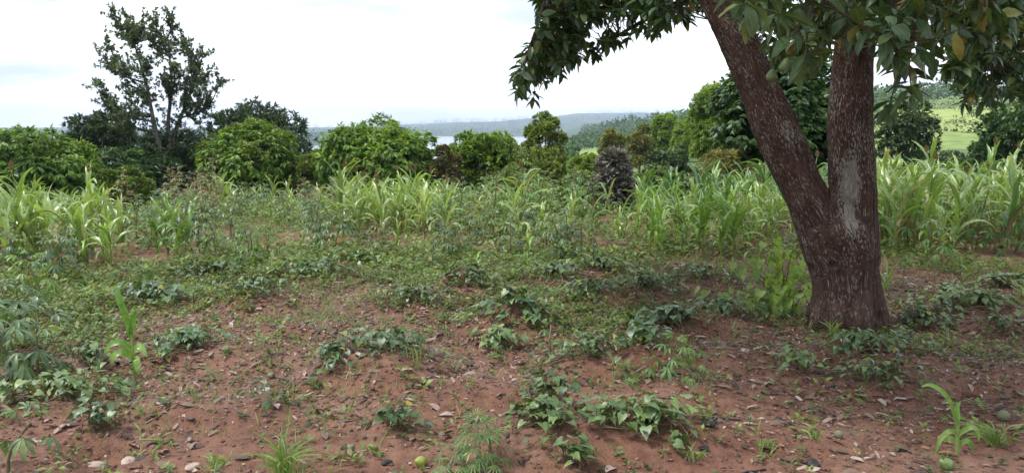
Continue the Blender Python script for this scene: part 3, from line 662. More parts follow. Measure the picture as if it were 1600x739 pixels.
# avocado fruit: a lathe, pear shaped
def lathe(prof, ns=14):
    a = np.arange(ns)*2*PI/ns; V = []; Q = []
    for (r, z) in prof: V += [(r*math.cos(b), r*math.sin(b), z) for b in a]
    for i in range(len(prof)-1):
        for k in range(ns): k2 = (k+1) % ns; Q.append((i*ns+k, i*ns+k2, (i+1)*ns+k2, (i+1)*ns+k))
    return np.array(V), np.array(Q)
PEAR = [(.002, 0), (.2, .03), (.36, .13), (.44, .28), (.45, .42), (.40, .58), (.30, .74), (.2, .87), (.1, .96), (.002, 1)]
v_, q_ = lathe(PEAR); v_[:, 2] -= .42
FR = [mk('avocado_fruit', v_*(1+.03*vn3(v_[:, 0]*6, v_[:, 1]*6, v_[:, 2]*6, s))[:, None], q_, mats=[M[mn]]) for s, mn in ((1, 'fruit'), (2, 'fruit_y'), (3, 'fruit_d'))]
for (px, py, yd, sc) in [(1238, 78, 4.5, .08), (1256, 108, 4.6, .08), (1206, 120, 4.7, .075), (1268, 58, 4.6, .09), (1338, 62, 4.7, .085), (1228, 105, 4.7, .09), (1450, 18, 4.2, .08)]:
    p_ = at(px, py, yd)
    f = ob('fruit', FR[0], tree); f.matrix_basis = Matrix.Translation(Vector(p_-base)) @ Matrix.Rotation(rng.uniform(-.25, .25), 4, 'X') @ Matrix.Scale(sc, 4)
    s_ = p_+np.array([0, 0, sc*.5]); v2, q2, _ = tube(smooth_path([s_-base, s_-base+[.01, .02, .06], s_-base+[.03, .05, .16]], 3), .003, 4)
    k = ob('fruit_stalk', mk('fruit_stalk', v2, q2, mats=[M['twig']]), f); k.matrix_parent_inverse = f.matrix_basis.inverted()

# ------------------------------------------------------------------ background trees
def tufts(C, Nn, nl, L0, L1, tmpl, droop, spread=.9, g=None, rv=.12, rbase=None, shingle=False):
    g = g or rng; n = len(C); m = n*nl
    Cn = np.repeat(C, nl, 0); Nr = np.repeat(Nn, nl, 0)
    if shingle:                                   # leaves hang over the lobes like thatch
        a = g.uniform(0, 2*PI, m); rad = np.stack([np.cos(a), np.sin(a), np.zeros(m)], 1)
        down = np.array([0, 0, -1.])-Nr*(-Nr[:, 2:3])
        D = norm(down*droop+Nr*.35+rad*spread*.8+rand_dir(m, g)*.25); U = norm(Nr+np.array([0, 0, .35])+rand_dir(m, g)*.3)
    else:
        D = norm(Nr+rand_dir(m, g)*spread+np.array([0, 0, -1.])*droop*g.uniform(.3, 1.2, (m, 1)))
        U = norm(np.array([0, 0, 1.])+Nr*.5+rand_dir(m, g)*.45)
    S = g.uniform(L0, L1, m)
    r0 = g.random(n) if rbase is None else rbase
    r = np.clip(np.repeat(r0, nl)+g.normal(size=m)*rv, 0, .999)
    return batch(tmpl, frames(D, U), Cn+rand_dir(m, g)*L0*.3, S, r)
def lobed_points(g, n, w, d, h, nlobe, z0=.15, rough=.3):
    """points on and in a crown made of many overlapping lobes; crown box w x d x h, z from 0"""
    i_ = np.arange(nlobe); a = i_*2.4+g.normal(size=nlobe)*.3
    u = -.75+1.7*((i_+.5)/nlobe)+g.normal(size=nlobe)*.1; u = np.clip(u, -.85, .95); rr_ = np.sqrt(1-u*u*np.where(u > 0, 1, .35))
    sx = g.uniform(.72, 1.0, nlobe)
    LC = np.stack([np.cos(a)*rr_*sx*w/2*.78, np.sin(a)*rr_*sx*d/2*.78, h*(z0+(1-z0)*.42)+u*sx*h*(1-z0)*.44], 1)
    LR = g.uniform(.13, .25, nlobe)*min(w, h*1.5)
    k = g.integers(0, nlobe, n); q = norm(g.normal(size=(n, 3)))
    q[:, 2] = np.where(q[:, 2] < -.55, -q[:, 2]*.6, q[:, 2]); q = norm(q)
    C = LC[k]+q*LR[k][:, None]*(1-rough*g.random((n, 1))**2)*np.array([1, 1, .85])
    out = norm(norm(C-np.array([0, 0, h*.3]))*.35+q)
    ok = C[:, 2] > .05
    hv = (k/nlobe*7.31) % 1
    return C[ok], out[ok], hv[ok]
def bg_tree(name, px0, px1, top, dist, mat, label, cat, group=None, nt=1100, nl=9, L=(.16, .26), tmpl=LANCE, droop=.7, lobes=22,
            seed=0, deep=1.0, stem=.12, z0=.12, spread=.9, shingle=True, base_py=None, rough=.35, stems=1, top_mat=None, zlift=0):
    g = np.random.default_rng(seed+100)
    xl, xr, tp = at(px0, 300, dist), at(px1, 300, dist), at((px0+px1)/2, top, dist)
    x = (xl[0]+xr[0])/2; w = xr[0]-xl[0]; z = float(terrain(x, dist))+zlift; h = tp[2]-z
    root = empty(name, (x, dist, z)); tag(root, label, cat, group)
    nt = int(nt*1.75)
    C, o_, hv = lobed_points(g, nt, w*.94, w*deep, h, lobes, z0, rough)
    # settle the crown on its box: the outline should reach the measured top
    C[:, 2] *= (h-L[1]*.3)/max(np.percentile(C[:, 2], 99.3), .1)
    sx = (w*.5-L[1]*.5)/max(np.percentile(np.abs(C[:, 0]), 97.5), .1); C[:, 0] *= sx
    V, Q, T, r = tufts(C, o_, nl, L[0], L[1], tmpl, droop, spread, g, .1, np.clip(.15+.55*hv+g.normal(size=len(C))*.15, 0, .99), shingle)
    me = mk('crown', V, Q, rnd=r, mats=[mat]); tag(ob('crown', me, root), kind='stuff')
    if top_mat is not None:
        s_ = C[(C[:, 2] > h*.55)]; s_ = s_[g.random(len(s_)) < .16]
        V, Q, T, r = tufts(s_+[0, 0, L[1]*.4], np.tile([0, 0, 1.], (len(s_), 1)), nl, L[0], L[1], tmpl, droop*.8, 1.0, g)
        tag(ob('young_shoots', mk('young_shoots', V, Q, rnd=r, mats=[top_mat]), root), kind='stuff')
    tg_ = Geo()
    for s in range(stems):
        off = g.normal(size=2)*(.12*w if stems > 1 else 0)
        pts = [(off[0]*.3, off[1]*.3, -.2), (off[0]*.6+g.normal()*.04, off[1]*.6, h*.25), (off[0]+g.normal()*.1*w*.3, off[1], h*.62)]
        tg_.add(*tube(smooth_path(pts, 4), np.linspace(stem, stem*.35, 9), 8)[:3])
        for b in range(5):
            a = g.uniform(0, 6.28); p1 = np.array([math.cos(a)*w*.3, math.sin(a)*w*.3, h*g.uniform(.45, .8)])
            q = np.array(pts[1])*(.6)+np.array(pts[2])*.4
            tg_.add(*tube(smooth_path([np.array(pts[1]), (q+p1)/2, p1], 3), np.linspace(stem*.5, stem*.12, 7), 5)[:3])
    ob('trunk', tg_.build('trunk', [M['barkbg']]), root)
    return root

bg_tree('mango_tree', -45, 150, 205, 30, M['mango'], 'dense round mango tree at the left edge behind the field', 'tree', 'mango trees behind the field', 1500, 9, (.17, .27), seed=1, lobes=26, top_mat=M['willow'])
bg_tree('mango_tree', 322, 474, 193, 33, M['mango'], 'dense round mango tree just right of the tall thin tree', 'tree', 'mango trees behind the field', 1300, 9, (.17, .27), seed=2, lobes=24, top_mat=M['olive'])
bg_tree('mango_tree', 505, 690, 190, 31, M['mango'], 'large mango tree with fresh pale tufts left of the lake', 'tree', 'mango trees behind the field', 1600, 9, (.17, .27), seed=3, lobes=28, top_mat=M['willow'])
bg_tree('round_tree', 688, 808, 210, 33, M['mango'], 'low bright green round tree just below the lake strip', 'tree', None, 1300, 8, (.13, .2), CARD, .5, 24, shingle=False, seed=4, top_mat=M['willow'])
bg_tree('low_shrub', 792, 900, 232, 30, M['olive'], 'low spreading olive shrub round the foot of the loose shrub tree', 'shrub', None, 900, 7, (.10, .17), CARD, .2, 22, shingle=False, seed=31, rough=.6, stem=.04, z0=.0)
bg_tree('low_shrub', 660, 725, 252, 31, M['greybush'], 'dull green shrub filling the gap right of the large mango', 'shrub', None, 600, 7, (.10, .17), CARD, .3, 16, shingle=False, seed=32, rough=.6, stem=.04, z0=.0)
bg_tree('low_shrub', 456, 524, 256, 33, M['olive'], 'dull green shrub filling the gap left of the large mango', 'shrub', None, 600, 7, (.10, .17), CARD, .3, 16, shingle=False, seed=33, rough=.6, stem=.04, z0=.0)
bg_tree('loose_shrub', 808, 885, 180, 31, M['olive'], 'loose olive green shrub tree under the hanging avocado branch', 'shrub', None, 900, 7, (.11, .18), CARD, .2, 20, shingle=False, seed=5, deep=.8, rough=.6, top_mat=M['willow'], stems=3, stem=.05)
bg_tree('rusty_shrub', 676, 722, 228, 30, M['rust'], 'narrow rusty leaved shrub between the two mango coloured trees', 'shrub', None, 380, 7, (.10, .17), CARD, .5, 10, shingle=False, seed=6, stem=.05)
bg_tree('dark_tree', 1120, 1310, 78, 21, M['mango_dark'], 'big dark glossy tree seen between the forked avocado limbs', 'tree', None, 2300, 8, (.14, .22), CARD, .6, 32, seed=7, stem=.16, deep=.8)
bg_tree('pale_tree', 1076, 1165, 132, 38, M['willow'], 'soft pale green tree left of the leaning avocado limb', 'tree', None, 1700, 8, (.13, .22), LANCE, 1.0, 26, shingle=False, seed=8, rough=.5)
bg_tree('grey_bush', 1366, 1452, 160, 36, M['greybush'], 'grey green bush just right of the avocado trunk, beyond the crop', 'bush', None, 1000, 7, (.13, .2), CARD, .3, 22, shingle=False, seed=9, rough=.5)
bg_tree('dark_bush_tree', 1530, 1665, 165, 30, M['mango_dark'], 'dark tree at the right edge below the hanging leaves', 'tree', None, 1300, 8, (.13, .2), CARD, .4, 24, shingle=False, seed=10)
bg_tree('yellow_green_tree', 1012, 1062, 180, 85, M['willow'], 'yellow green tree in the valley, taller of the pair', 'tree', 'yellow green valley trees', 900, 6, (.3, .5), CARD, .3, 18, shingle=False, seed=11)
bg_tree('yellow_green_tree', 1045, 1100, 192, 80, M['willow'], 'yellow green tree in the valley, broader one on the right', 'tree', 'yellow green valley trees', 900, 6, (.3, .5), CARD, .3, 18, shingle=False, seed=12)
bg_tree('brown_bush', 934, 978, 204, 62, M['brownbush'], 'rounded brownish olive bush beside the pale pasture', 'bush', 'brownish bushes by the pasture', 800, 6, (.2, .34), CARD, .2, 16, shingle=False, seed=13)
bg_tree('brown_bush', 978, 1018, 197, 66, M['brownbush'], 'slimmer brownish bush right of the rounded one', 'bush', 'brownish bushes by the pasture', 700, 6, (.2, .34), CARD, .2, 14, shingle=False, seed=14)
bg_tree('low_bush', 886, 940, 243, 27, M['willow'], 'low bright green bush in front of the pale pasture', 'bush', None, 600, 7, (.09, .15), CARD, .3, 14, shingle=False, seed=15, stem=.04)
bg_tree('low_bush', 466, 516, 236, 32, M['olive'], 'low loose green bush between two mango trees', 'bush', None, 600, 7, (.11, .18), CARD, .3, 12, shingle=False, seed=16, stem=.05, rough=.6)
bg_tree('dark_shrub', 135, 236, 232, 35, M['mango_dark'], 'dark shrub right of the leftmost mango tree', 'shrub', None, 900, 8, (.16, .24), LANCE, .6, 18, seed=17)
bg_tree('dark_shrub', 215, 345, 205, 38, M['mango_dark'], 'dark shrub mass at the foot of the tall thin tree', 'shrub', None, 1300, 8, (.16, .26), LANCE, .6, 22, seed=18, rough=.5)
bg_tree('feathery_tree', 108, 222, 178, 44, M['feather'], 'dark feathery tree left of the tall thin tree', 'tree', 'dark feathery trees', 800, 8, (.2, .34), LANCE, .0, 16, shingle=False, seed=19, z0=.4, rough=.7)
bg_tree('feathery_tree', 330, 486, 163, 46, M['feather'], 'dark feathery spreading tree behind the second mango tree', 'tree', 'dark feathery trees', 1000, 8, (.2, .34), LANCE, .0, 20, shingle=False, seed=20, z0=.45, rough=.7)
bg_tree('rusty_bush', 1010, 1085, 236, 30, M['greybush'], 'low grey green bush behind the purple shrub', 'bush', None, 600, 6, (.1, .16), CARD, .2, 14, shingle=False, seed=21, stem=.04)
bg_tree('rusty_bush', 1085, 1180, 232, 27, M['brownbush'], 'low brownish bush before the pale green tree', 'bush', None, 700, 6, (.09, .15), CARD, .2, 16, shingle=False, seed=22, stem=.04)
bg_tree('low_hedge_bush', 1450, 1545, 238, 34, M['greybush'], 'low grey green bush below the hillside plots', 'bush', None, 700, 6, (.1, .18), CARD, .2, 18, shingle=False, seed=23, stem=.04)
bg_tree('low_hedge_bush', 760, 850, 262, 22, M['herb'], 'low leafy bush in the crop below the loose shrub tree', 'bush', None, 700, 6, (.07, .12), CARD, .2, 16, shingle=False, seed=24, stem=.03)
bg_tree('low_hedge_bush', 990, 1080, 262, 18, M['greybush'], 'dark green bushy crop clump right of the purple shrub', 'bush', None, 700, 6, (.08, .13), CARD, .2, 16, shingle=False, seed=25, stem=.03)
bg_tree('low_hedge_bush', 870, 940, 270, 18, M['herb'], 'green bushy crop clump left of the purple shrub', 'bush', None, 600, 6, (.07, .12), CARD, .2, 14, shingle=False, seed=26, stem=.03)
bg_tree('low_hedge_bush', 150, 235, 262, 21, M['olive'], 'yellowish leafy crop clump before the tall thin tree', 'bush', None, 600, 6, (.08, .13), CARD, .2, 14, shingle=False, seed=27, stem=.03)

# the tall thin tree: upright limbs, leafy tufts along them, sky between
GD = 37.0
def p2(px, py, dd=0): return at(px, py, GD+dd)
groot_p = np.array([p2(252, 300)[0], GD, 0]); groot_p[2] = float(terrain(groot_p[0], GD))
groot = empty('tall_thin_tree', groot_p); tag(groot, 'tall thin multi stemmed tree with open feathery crown on the left', 'tree')
tips_px = [(178, 16, 0), (196, 26, .8), (222, 34, -.6), (243, 40, .6), (268, 28, 0), (158, 78, -.6), (153, 128, .4), (166, 60, 1), (210, 62, -1), (150, 136, 0), (165, 155, 1), (188, 110, -1),
           (287, 60, .4), (298, 84, -.7), (316, 86, .5), (344, 126, 0), (333, 140, .9), (308, 112, 1.2), (256, 70, 1.2), (232, 96, -1.3), (274, 100, -1.2), (322, 118, -1), (200, 140, 1.3), (185, 170, -.8), (240, 60, 0), (205, 44, 0), (262, 130, 0), (225, 140, .8), (290, 140, -.6)]
gg = np.random.default_rng(5)
stems_ = [smooth_path([groot_p-[0, 0, .3], p2(250, 240, -.2), p2(240, 190, -.3), p2(228, 130, -.3), p2(210, 70, -.2)], 8),
          smooth_path([groot_p-[-.25, 0, .3], p2(264, 240, .2), p2(263, 190, .3), p2(268, 130, .3), p2(262, 60, .3)], 8),
          smooth_path([groot_p-[-.3, .2, .3], p2(268, 235, .5), p2(280, 190, .7), p2(296, 150, .6), p2(304, 105, .5)], 8)]
tk = Geo(); sn = np.concatenate(stems_)
for s in stems_: tk.add(*tube(s-groot_p, np.linspace(.15, .035, len(s)), 8)[:3])
TC = []; TN = []
for (px, py, dd) in tips_px:
    tp = p2(px, py, dd)
    low = sn[(sn[:, 2] < tp[2]-.35*abs(tp[0]-groot_p[0])-.5) & (sn[:, 2] > groot_p[2]+1.6)]
    if len(low) == 0: low = sn[(sn[:, 2] > groot_p[2]+1.3) & (sn[:, 2] < groot_p[2]+2.4)]
    src = low[np.argmin(np.sum((low-tp)**2, 1))]
    mid = (src+tp)/2+np.array([(tp[0]-src[0])*.18, (tp[1]-src[1])*.2, -.15*abs(tp[0]-src[0])])
    sp = smooth_path([src, mid, tp], 10); tk.add(*tube(sp-groot_p, np.linspace(.05, .012, len(sp)), 5)[:3])
    ln = np.linalg.norm(tp-src)
    for f in np.arange(.15, 1.0, .05/max(ln, .5)):
        i = int(f*(len(sp)-1)); q = sp[i]
        out = norm(norm(sp[min(i+1, len(sp)-1)]-sp[i-1])*.9+rand_dir(1, gg)[0]*.8)
        if gg.random() < .85:
            e = q+out*gg.uniform(.02, .34); TC.append(e); TN.append(out)
            if gg.random() < .35: tk.add(*tube([q-groot_p, e-groot_p], [.01, .005], 3, False)[:2])
    for b in range(15):
        i = int(gg.uniform(.25, .97)*(len(sp)-1)); o_ = norm(norm(sp[min(i+1, len(sp)-1)]-sp[i-1])*.7+rand_dir(1, gg)[0]*.9+[0, 0, .25]); ll = gg.uniform(.25, .75)
        tk.add(*tube([sp[i]-groot_p, sp[i]+o_*ll*.6-groot_p, sp[i]+o_*ll+[0, 0, .06]-groot_p], [.012, .008, .004], 4, False)[:2])
        for f in (.35, .55, .75, .9, 1.05): TC.append(sp[i]+o_*ll*f+rand_dir(1, gg)[0]*.05); TN.append(o_)
    TC.append(tp); TN.append(np.array([0, 0, 1.]))
for s in stems_:
    for i in range(10, len(s)):
        for _ in range(6):
            o_ = norm(rand_dir(1, gg)[0]+[0, 0, .4]); TC.append(s[i]+o_*gg.uniform(.1, .75)); TN.append(o_)
TC = np.array(TC); TN = np.array(TN)
V, Q, T, r = tufts(TC, TN, 10, .08, .19, CARD, .1, 1.1, gg)
tag(ob('crown', mk('crown', V-groot_p, Q, rnd=r, mats=[M['grevillea']]), groot), kind='stuff')
ob('trunk', tk.build('trunk', [M['barkbg']]), groot)

# far woodland: uncountable crowns of valley, shores and hillside
fw = Geo()
def woods(n, fn, hmin, hmax, seed, q=46, wr=.85):
    g = np.random.default_rng(seed); X_, Y_ = [], []
    XY = np.array([fn(g) for _ in range(n*6)]); rq = np.hypot(XY[:, 0], XY[:, 1]); cl = fbm2(XY[:, 0]/rq*26+seed, np.log(rq)*9, 3, 300+seed); XY = XY[(terrain(XY[:, 0], XY[:, 1]) > -19.2) & ((cl > -.12) | (rq > 2700))]
    n = min(n, len(XY)); X_, Y_ = XY[:n, 0], XY[:n, 1]; Zt = terrain(X_, Y_); H = g.uniform(hmin, hmax, n)
    m = n*q; k = np.repeat(np.arange(n), q); d = norm(g.normal(size=(m, 3))); rr_ = g.uniform(.55, 1, m)
    C = np.stack([X_[k]+d[:, 0]*H[k]*wr*.5*rr_, Y_[k]+d[:, 1]*H[k]*wr*.5*rr_, Zt[k]+H[k]*.55+d[:, 2]*H[k]*.45*rr_], 1)
    D = norm(d+g.normal(size=(m, 3))*.6); 
    fw.add(*batch(QUAD, frames(D, norm(d+[0, 0, .8])), C, H[k]*g.uniform(.14, .25, m), np.clip(g.random(n)[k]*.8+g.random(m)*.2, 0, .99)))
def sector(p0, p1, r0, r1):
    def f(g):
        p_ = math.radians(g.uniform(p0, p1)); r_ = math.exp(g.uniform(math.log(r0), math.log(r1)))
        return r_*math.sin(p_), r_*math.cos(p_)
    return f
woods(420, sector(3.2, 14, 300, 620), 3, 6.5, 1)
woods(900, sector(5, 15, 600, 1700), 8, 14, 2, 34)
woods(420, sector(-14, 3.5, 2740, 2950), 12, 24, 3, 16, .9)
woods(330, sector(-27, -10.5, 1150, 1500), 11, 18, 4, 18, .9)
woods(260, sector(-36, -24, 130, 500), 5, 9, 5)
woods(300, sector(-36, -22, 500, 1300), 8, 15, 6)
woods(160, sector(-24, -2, 70, 400), 3, 6, 7)
woods(420, sector(-16, 14, 3100, 5200), 14, 26, 8, 14, 1.0)
woods(260, sector(20, 40, 330, 620), 4, 8, 9, 60)
woods(30, sector(21, 40, 140, 330), 1.6, 3.2, 10, 120)
woods(160, sector(12, 24, 150, 400), 4, 8, 11)
woods(150, sector(6.3, 16, 90, 260), 1.8, 3.6, 12, 110, 1.1)
woods(60, sector(2.0, 4.0, 75, 240), 2, 4, 13, 110, 1.1)
tag(ob('far_woodland', fw.build('far_woodland', [M['mango_dark']])), 'distant dark woodland over the valley, lake shores and hills', 'woodland', None, 'stuff')
# rows of small bushes ruling the hillside plots
hb = Geo()
for (r_, p0, p1, st) in [(150, 23, 35, .45), (178, 23, 36, .4), (232, 22, 36, .35), (262, 22, 36, .3)]:
    for p_ in np.arange(p0, p1, st):
        if rng.random() < .25: continue
        a = math.radians(p_+rng.normal()*.04); q = r_+rng.normal()*1.5+3*math.sin(p_); x, y = q*math.sin(a), q*math.cos(a); z = float(terrain(x, y)); h = rng.uniform(.8, 1.9)
        d = norm(rng.normal(size=(34, 3)))
        hb.add(*batch(CARD, frames(norm(d+rand_dir(34)*.5), norm(d+[0, 0, .8])), np.array([x, y, z+h*.5])+d*h*.42, np.full(34, h*.4), rng.random(34)))
tag(ob('hillside_hedges', hb.build('hillside_hedges', [M['greybush']])), 'rows of small bushes ruling the distant hillside plots', 'hedges', None, 'stuff')

# ------------------------------------------------------------------ crop plants
def zrot(a): return np.array([[math.cos(a), -math.sin(a), 0], [math.sin(a), math.cos(a), 0], [0, 0, 1]])
# strap leaves: origin at the stalk, reach along +X, arching
STRAP = []
for k in range(8):
    g = np.random.default_rng(40+k); n = 8; tt = np.linspace(0, 1, n)
    a0 = math.radians(g.uniform(62, 82)); a1 = math.radians([-55, -15, -75, 15, -82, -40, 35, -65][k]); bend = [1.4, 1.5, 1.2, 1.8, 1.2, 1.7, 1.5, 1.4][k]
    ang = a0+(a1-a0)*tt**bend; st = 1/(n-1)
    x = np.concatenate([[0], np.cumsum(np.cos(ang[:-1])*st)]); z = np.concatenate([[0], np.cumsum(np.sin(ang[:-1])*st)])
    w = .055*np.array([.5, .8, 1, 1.02, .95, .8, .5, .04])*g.uniform(.85, 1.15)
    tw = g.uniform(-.7, .7)*tt
    V = []; 
    for i in range(n):
        nx, nz_ = -math.sin(ang[i]), math.cos(ang[i]); wob = .012*math.sin(i*2.1+k)
        for s in (-1, 0, 1):
            c, s_ = math.cos(tw[i]), math.sin(tw[i]); off = abs(s)*w[i]*.35+s*w[i]*s_
            V.append((x[i]+nx*off, s*w[i]*c+wob, z[i]+nz_*off))
    Q = [(i*3+c, i*3+c+1, i*3+c+4, i*3+c+3) for i in range(n-1) for c in range(2)]
    STRAP.append((np.array(V), np.array(Q)))
def strap_mesh(mat): return [mk('blade', v, q, rnd=np.zeros(len(v)), mats=[mat]) for v, q in STRAP]
M['dryblade'] = leafmat('dry_blade', [(0, (.2, .16, .08)), (1, (.33, .27, .15))], .3, .6, .2, (1, .9, .6))
SM = {k: strap_mesh(M[k]) for k in ('sorghum', 'sorghum_blue', 'maize', 'dryblade')}
# grain head
g = np.random.default_rng(3); hg = Geo(); 
for i in range(46):
    f = i/46; a = i*2.4; r_ = .022*math.sin(PI*min(1, .12+f*.95))+.004; c = np.array([math.cos(a)*r_, math.sin(a)*r_, f*.15])
    hg.add(*batch(CARD, frames(norm(c*[1, 1, 0]+[[0, 0, .03]]), norm(c*[1, 1, .2]+[[.001, 0, .01]])), c[None], np.array([.04]), np.array([g.random()])))
    hg.add(*batch(CARD, frames(norm(c*[1, 1, 0]+[[.01, 0, .03]]), norm(np.array([[c[1], -c[0], .01]]))), c[None], np.array([.04]), np.array([g.random()])))
HEADG = hg; HEAD = hg.build('grain_head', [M['panicle']])
def stalk_geo(h, seed):
    g = np.random.default_rng(seed); pts = [(0, 0, -.03), (g.normal()*.01, g.normal()*.01, h*.35), (g.normal()*.03, g.normal()*.03, h*.7), (g.normal()*.05, g.normal()*.05, h)]
    sp = smooth_path(pts, 3); return sp, tube(sp, np.linspace(.013, .005, len(sp)), 6)
def grass_spec(h, nl, seed, lf=.62, head=False):
    g = np.random.default_rng(seed); sp, tb = stalk_geo(h*(1.0 if head else .62), seed); pl = g.uniform(0, PI); leaves = []
    top = (h*.72 if head else h*.60)
    for i in range(nl):
        f = i/max(nl-1, 1); z = top*(.06+.94*f); p_ = np.array([np.interp(z, sp[:, 2], sp[:, 0]), np.interp(z, sp[:, 2], sp[:, 1]), z])
        Ls = h*lf*g.uniform(.75, 1.1)*(.55+.9*math.sin(PI*min(1, .2+.62*f)))/1.35
        leaves.append((g.integers(0, 8) if f < .75 else int(g.choice([0, 1, 3, 5, 6])), pl+i*PI+g.normal()*.45, p_, Ls))
    return sp, tb, leaves
GSPEC = {}
def gspec(key):
    if key not in GSPEC:
        h, nl, seed, lf, head = key; sp, tb, lv = grass_spec(h, nl, seed, lf, head)
        GSPEC[key] = (sp, tb, lv, mk('stalk', tb[0], tb[1], tb[2], mats=[M['stalk']]), {})
    return GSPEC[key]
def grass_plant(name, x, y, key, mk_, label, cat, group, parts, rz, s, tilt=.0):
    sp, tb, lv, sm, merged = gspec(key); z = float(soil(x, y)); h, nl, seed, lf, head = key
    if parts:
        r = empty(name, (x, y, z), rz, s); r.rotation_euler = (rng.normal()*tilt, rng.normal()*tilt, rz)
        ob('stalk', sm, r)
        for (k, a, p_, Ls) in lv: ob('leaf', SM['dryblade' if p_[2] < h*.14 and h > .6 and rng.random() < .55 else mk_][k], r, basisM(zrot(a), p_, Ls))
        if head: ob('grain_head', HEAD, r, Matrix.Translation(Vector(sp[-1])) @ Matrix.Scale(.7, 4))
    else:
        if mk_ not in merged:
            G = Geo(); G.add(*tb, m=0)
            for (k, a, p_, Ls) in lv: v, q = STRAP[k]; G.add((v*Ls) @ zrot(a).T+p_, q, None, rng.random(), 1)
            if head:
                hv = np.concatenate(HEADG.V); G.add(hv*.7+sp[-1], np.concatenate(HEADG.Q), None, np.concatenate(HEADG.R), 2)
            merged[mk_] = G.build('plant', [M['stalk'], M[mk_], M['panicle']])
        r = ob(name, merged[mk_]); r.location = (x, y, z); r.rotation_euler = (rng.normal()*tilt, rng.normal()*tilt, rz); r.scale = (s, s, s)
    tag(r, label, cat, group); return r
def rnd_in(px0, px1, py0, py1): return ground_at(rng.uniform(px0, px1), py0+(py1-py0)*rng.random())
def place_words(pts):
    """which part of its stand each plant is in: nearer or farther, left, middle or right"""
    pts = np.array(pts); px = pts[:, 0]/pts[:, 1]; d = np.hypot(pts[:, 0], pts[:, 1])
    q1, q2 = np.quantile(px, [.33, .67]); dm = np.median(d)
    return [('nearer ' if e < dm else 'farther ')+('left side' if p < q1 else ('middle' if p < q2 else 'right side')) for p, e in zip(px, d)]
def stand(n, px0, px1, py0, py1, hs, mk_, label, group, heads=.12, parts_r=12.5, name='sorghum_plant', cat='sorghum', nls=(8, 9, 10)):
    pts = [rnd_in(px0, px1, py0, py1) for i in range(n)]; wd_ = place_words(pts)
    for (x, y), w_ in zip(pts, wd_):
        hd = rng.random() < heads; h = hs[0] if not hd else hs[0]*1.25
        key = (round(h, 2), int(rng.choice(nls)), int(rng.integers(0, 5)), .62, bool(hd))
        grass_plant(name, x, y, key, mk_, label+', '+w_, cat, group, math.hypot(x, y) < parts_r, rng.uniform(0, 6.28), rng.uniform(hs[1], hs[2]), .07)
FILL = Geo()
def filler(n, px0, px1, py0, py1, hs, slot, heads=.1):
    for i in range(n):
        x, y = rnd_in(px0, px1, py0, py1); hd = rng.random() < heads; h = hs[0]*(1.25 if hd else 1)
        sp, tb, lv = gspec((round(h, 2), int(rng.choice((8, 9, 10))), int(rng.integers(0, 5)), .62, bool(hd)))[:3]
        z = float(soil(x, y)); sc = rng.uniform(hs[1], hs[2]); rz = zrot(rng.uniform(0, 6.28)); o_ = np.array([x, y, z])
        FILL.add((tb[0]*sc) @ rz.T+o_, tb[1], tb[2], 0, 0)
        for (k, a, p_, Ls) in lv: v, q = STRAP[k]; FILL.add((((v*Ls) @ zrot(a).T+p_)*sc) @ rz.T+o_, q, None, rng.random(), slot)
        if hd: FILL.add(((np.concatenate(HEADG.V)*.7+sp[-1])*sc) @ rz.T+o_, np.concatenate(HEADG.Q), None, np.concatenate(HEADG.R), 3)
stand(46, -30, 195, 330, 425, (.88, .6, 1.12), 'sorghum', 'pale sorghum in the left edge stand', 'sorghum stand on the left', .08)
stand(10, 245, 300, 345, 415, (.75, .75, 1.05), 'maize', 'bright maize in the small clump by the left stand', 'small maize clump', 0, 13, 'maize_plant', 'maize')
stand(12, 330, 395, 300, 345, (1.0, .8, 1.2), 'sorghum', 'tall bright sorghum before the second mango tree', 'tall sorghum clump', .1)
stand(12, 400, 500, 305, 345, (.8, .8, 1.1), 'sorghum', 'bright sorghum left of the centre stand', 'sorghum right of the tall clump', .1)
stand(56, 525, 705, 312, 385, (.85, .8, 1.1), 'sorghum', 'pale sorghum in the centre stand before the large mango', 'centre sorghum stand', .18, 13.5)
stand(16, 540, 700, 305, 320, (1.05, .9, 1.15), 'sorghum', 'tall sorghum with brown head before the large mango', 'sorghum with brown heads', 1.0)
stand(14, 770, 930, 310, 390, (.8, .8, 1.1), 'sorghum', 'scattered sorghum among cassava right of centre', 'scattered sorghum', .1)
stand(60, 995, 1265, 292, 360, (.95, .65, 1.12), 'sorghum_blue', 'bluish green sorghum in the stand left of the trunk', 'bluish sorghum stand', .08)
stand(22, 985, 1180, 350, 408, (.8, .8, 1.05), 'maize', 'bright young maize before the bluish stand', 'maize before the bluish stand', 0, 13, 'maize_plant', 'maize')
stand(58, 1375, 1650, 315, 405, (1.02, .65, 1.15), 'sorghum', 'tall bright sorghum in the stand right of the trunk', 'sorghum stand on the right', .1, 12.5)
filler(45, -40, 190, 318, 400, (.85, .6, 1.1), 1)
filler(36, -40, 185, 335, 412, (.82, .55, 1.1), 1)
filler(40, 535, 700, 320, 375, (.82, .75, 1.05), 1, .1)
filler(40, -420, -40, 310, 400, (.85, .6, 1.1), 1)
filler(40, 1660, 2050, 300, 390, (1.0, .6, 1.1), 1)
filler(14, 200, 340, 312, 340, (.8, .7, 1.0), 1)
filler(40, 330, 520, 300, 335, (.85, .75, 1.05), 1)
filler(60, 520, 715, 308, 370, (.85, .6, 1.1), 1, .2)
filler(40, 720, 960, 302, 350, (.8, .75, 1.0), 1)
filler(95, 1000, 1290, 285, 350, (.95, .6, 1.1), 2)
filler(40, 960, 1250, 330, 395, (.75, .75, 1.0), 1)
filler(45, 1370, 1660, 290, 390, (1.0, .6, 1.15), 1)
filler(35, 1370, 1660, 280, 340, (1.05, .6, 1.1), 2)
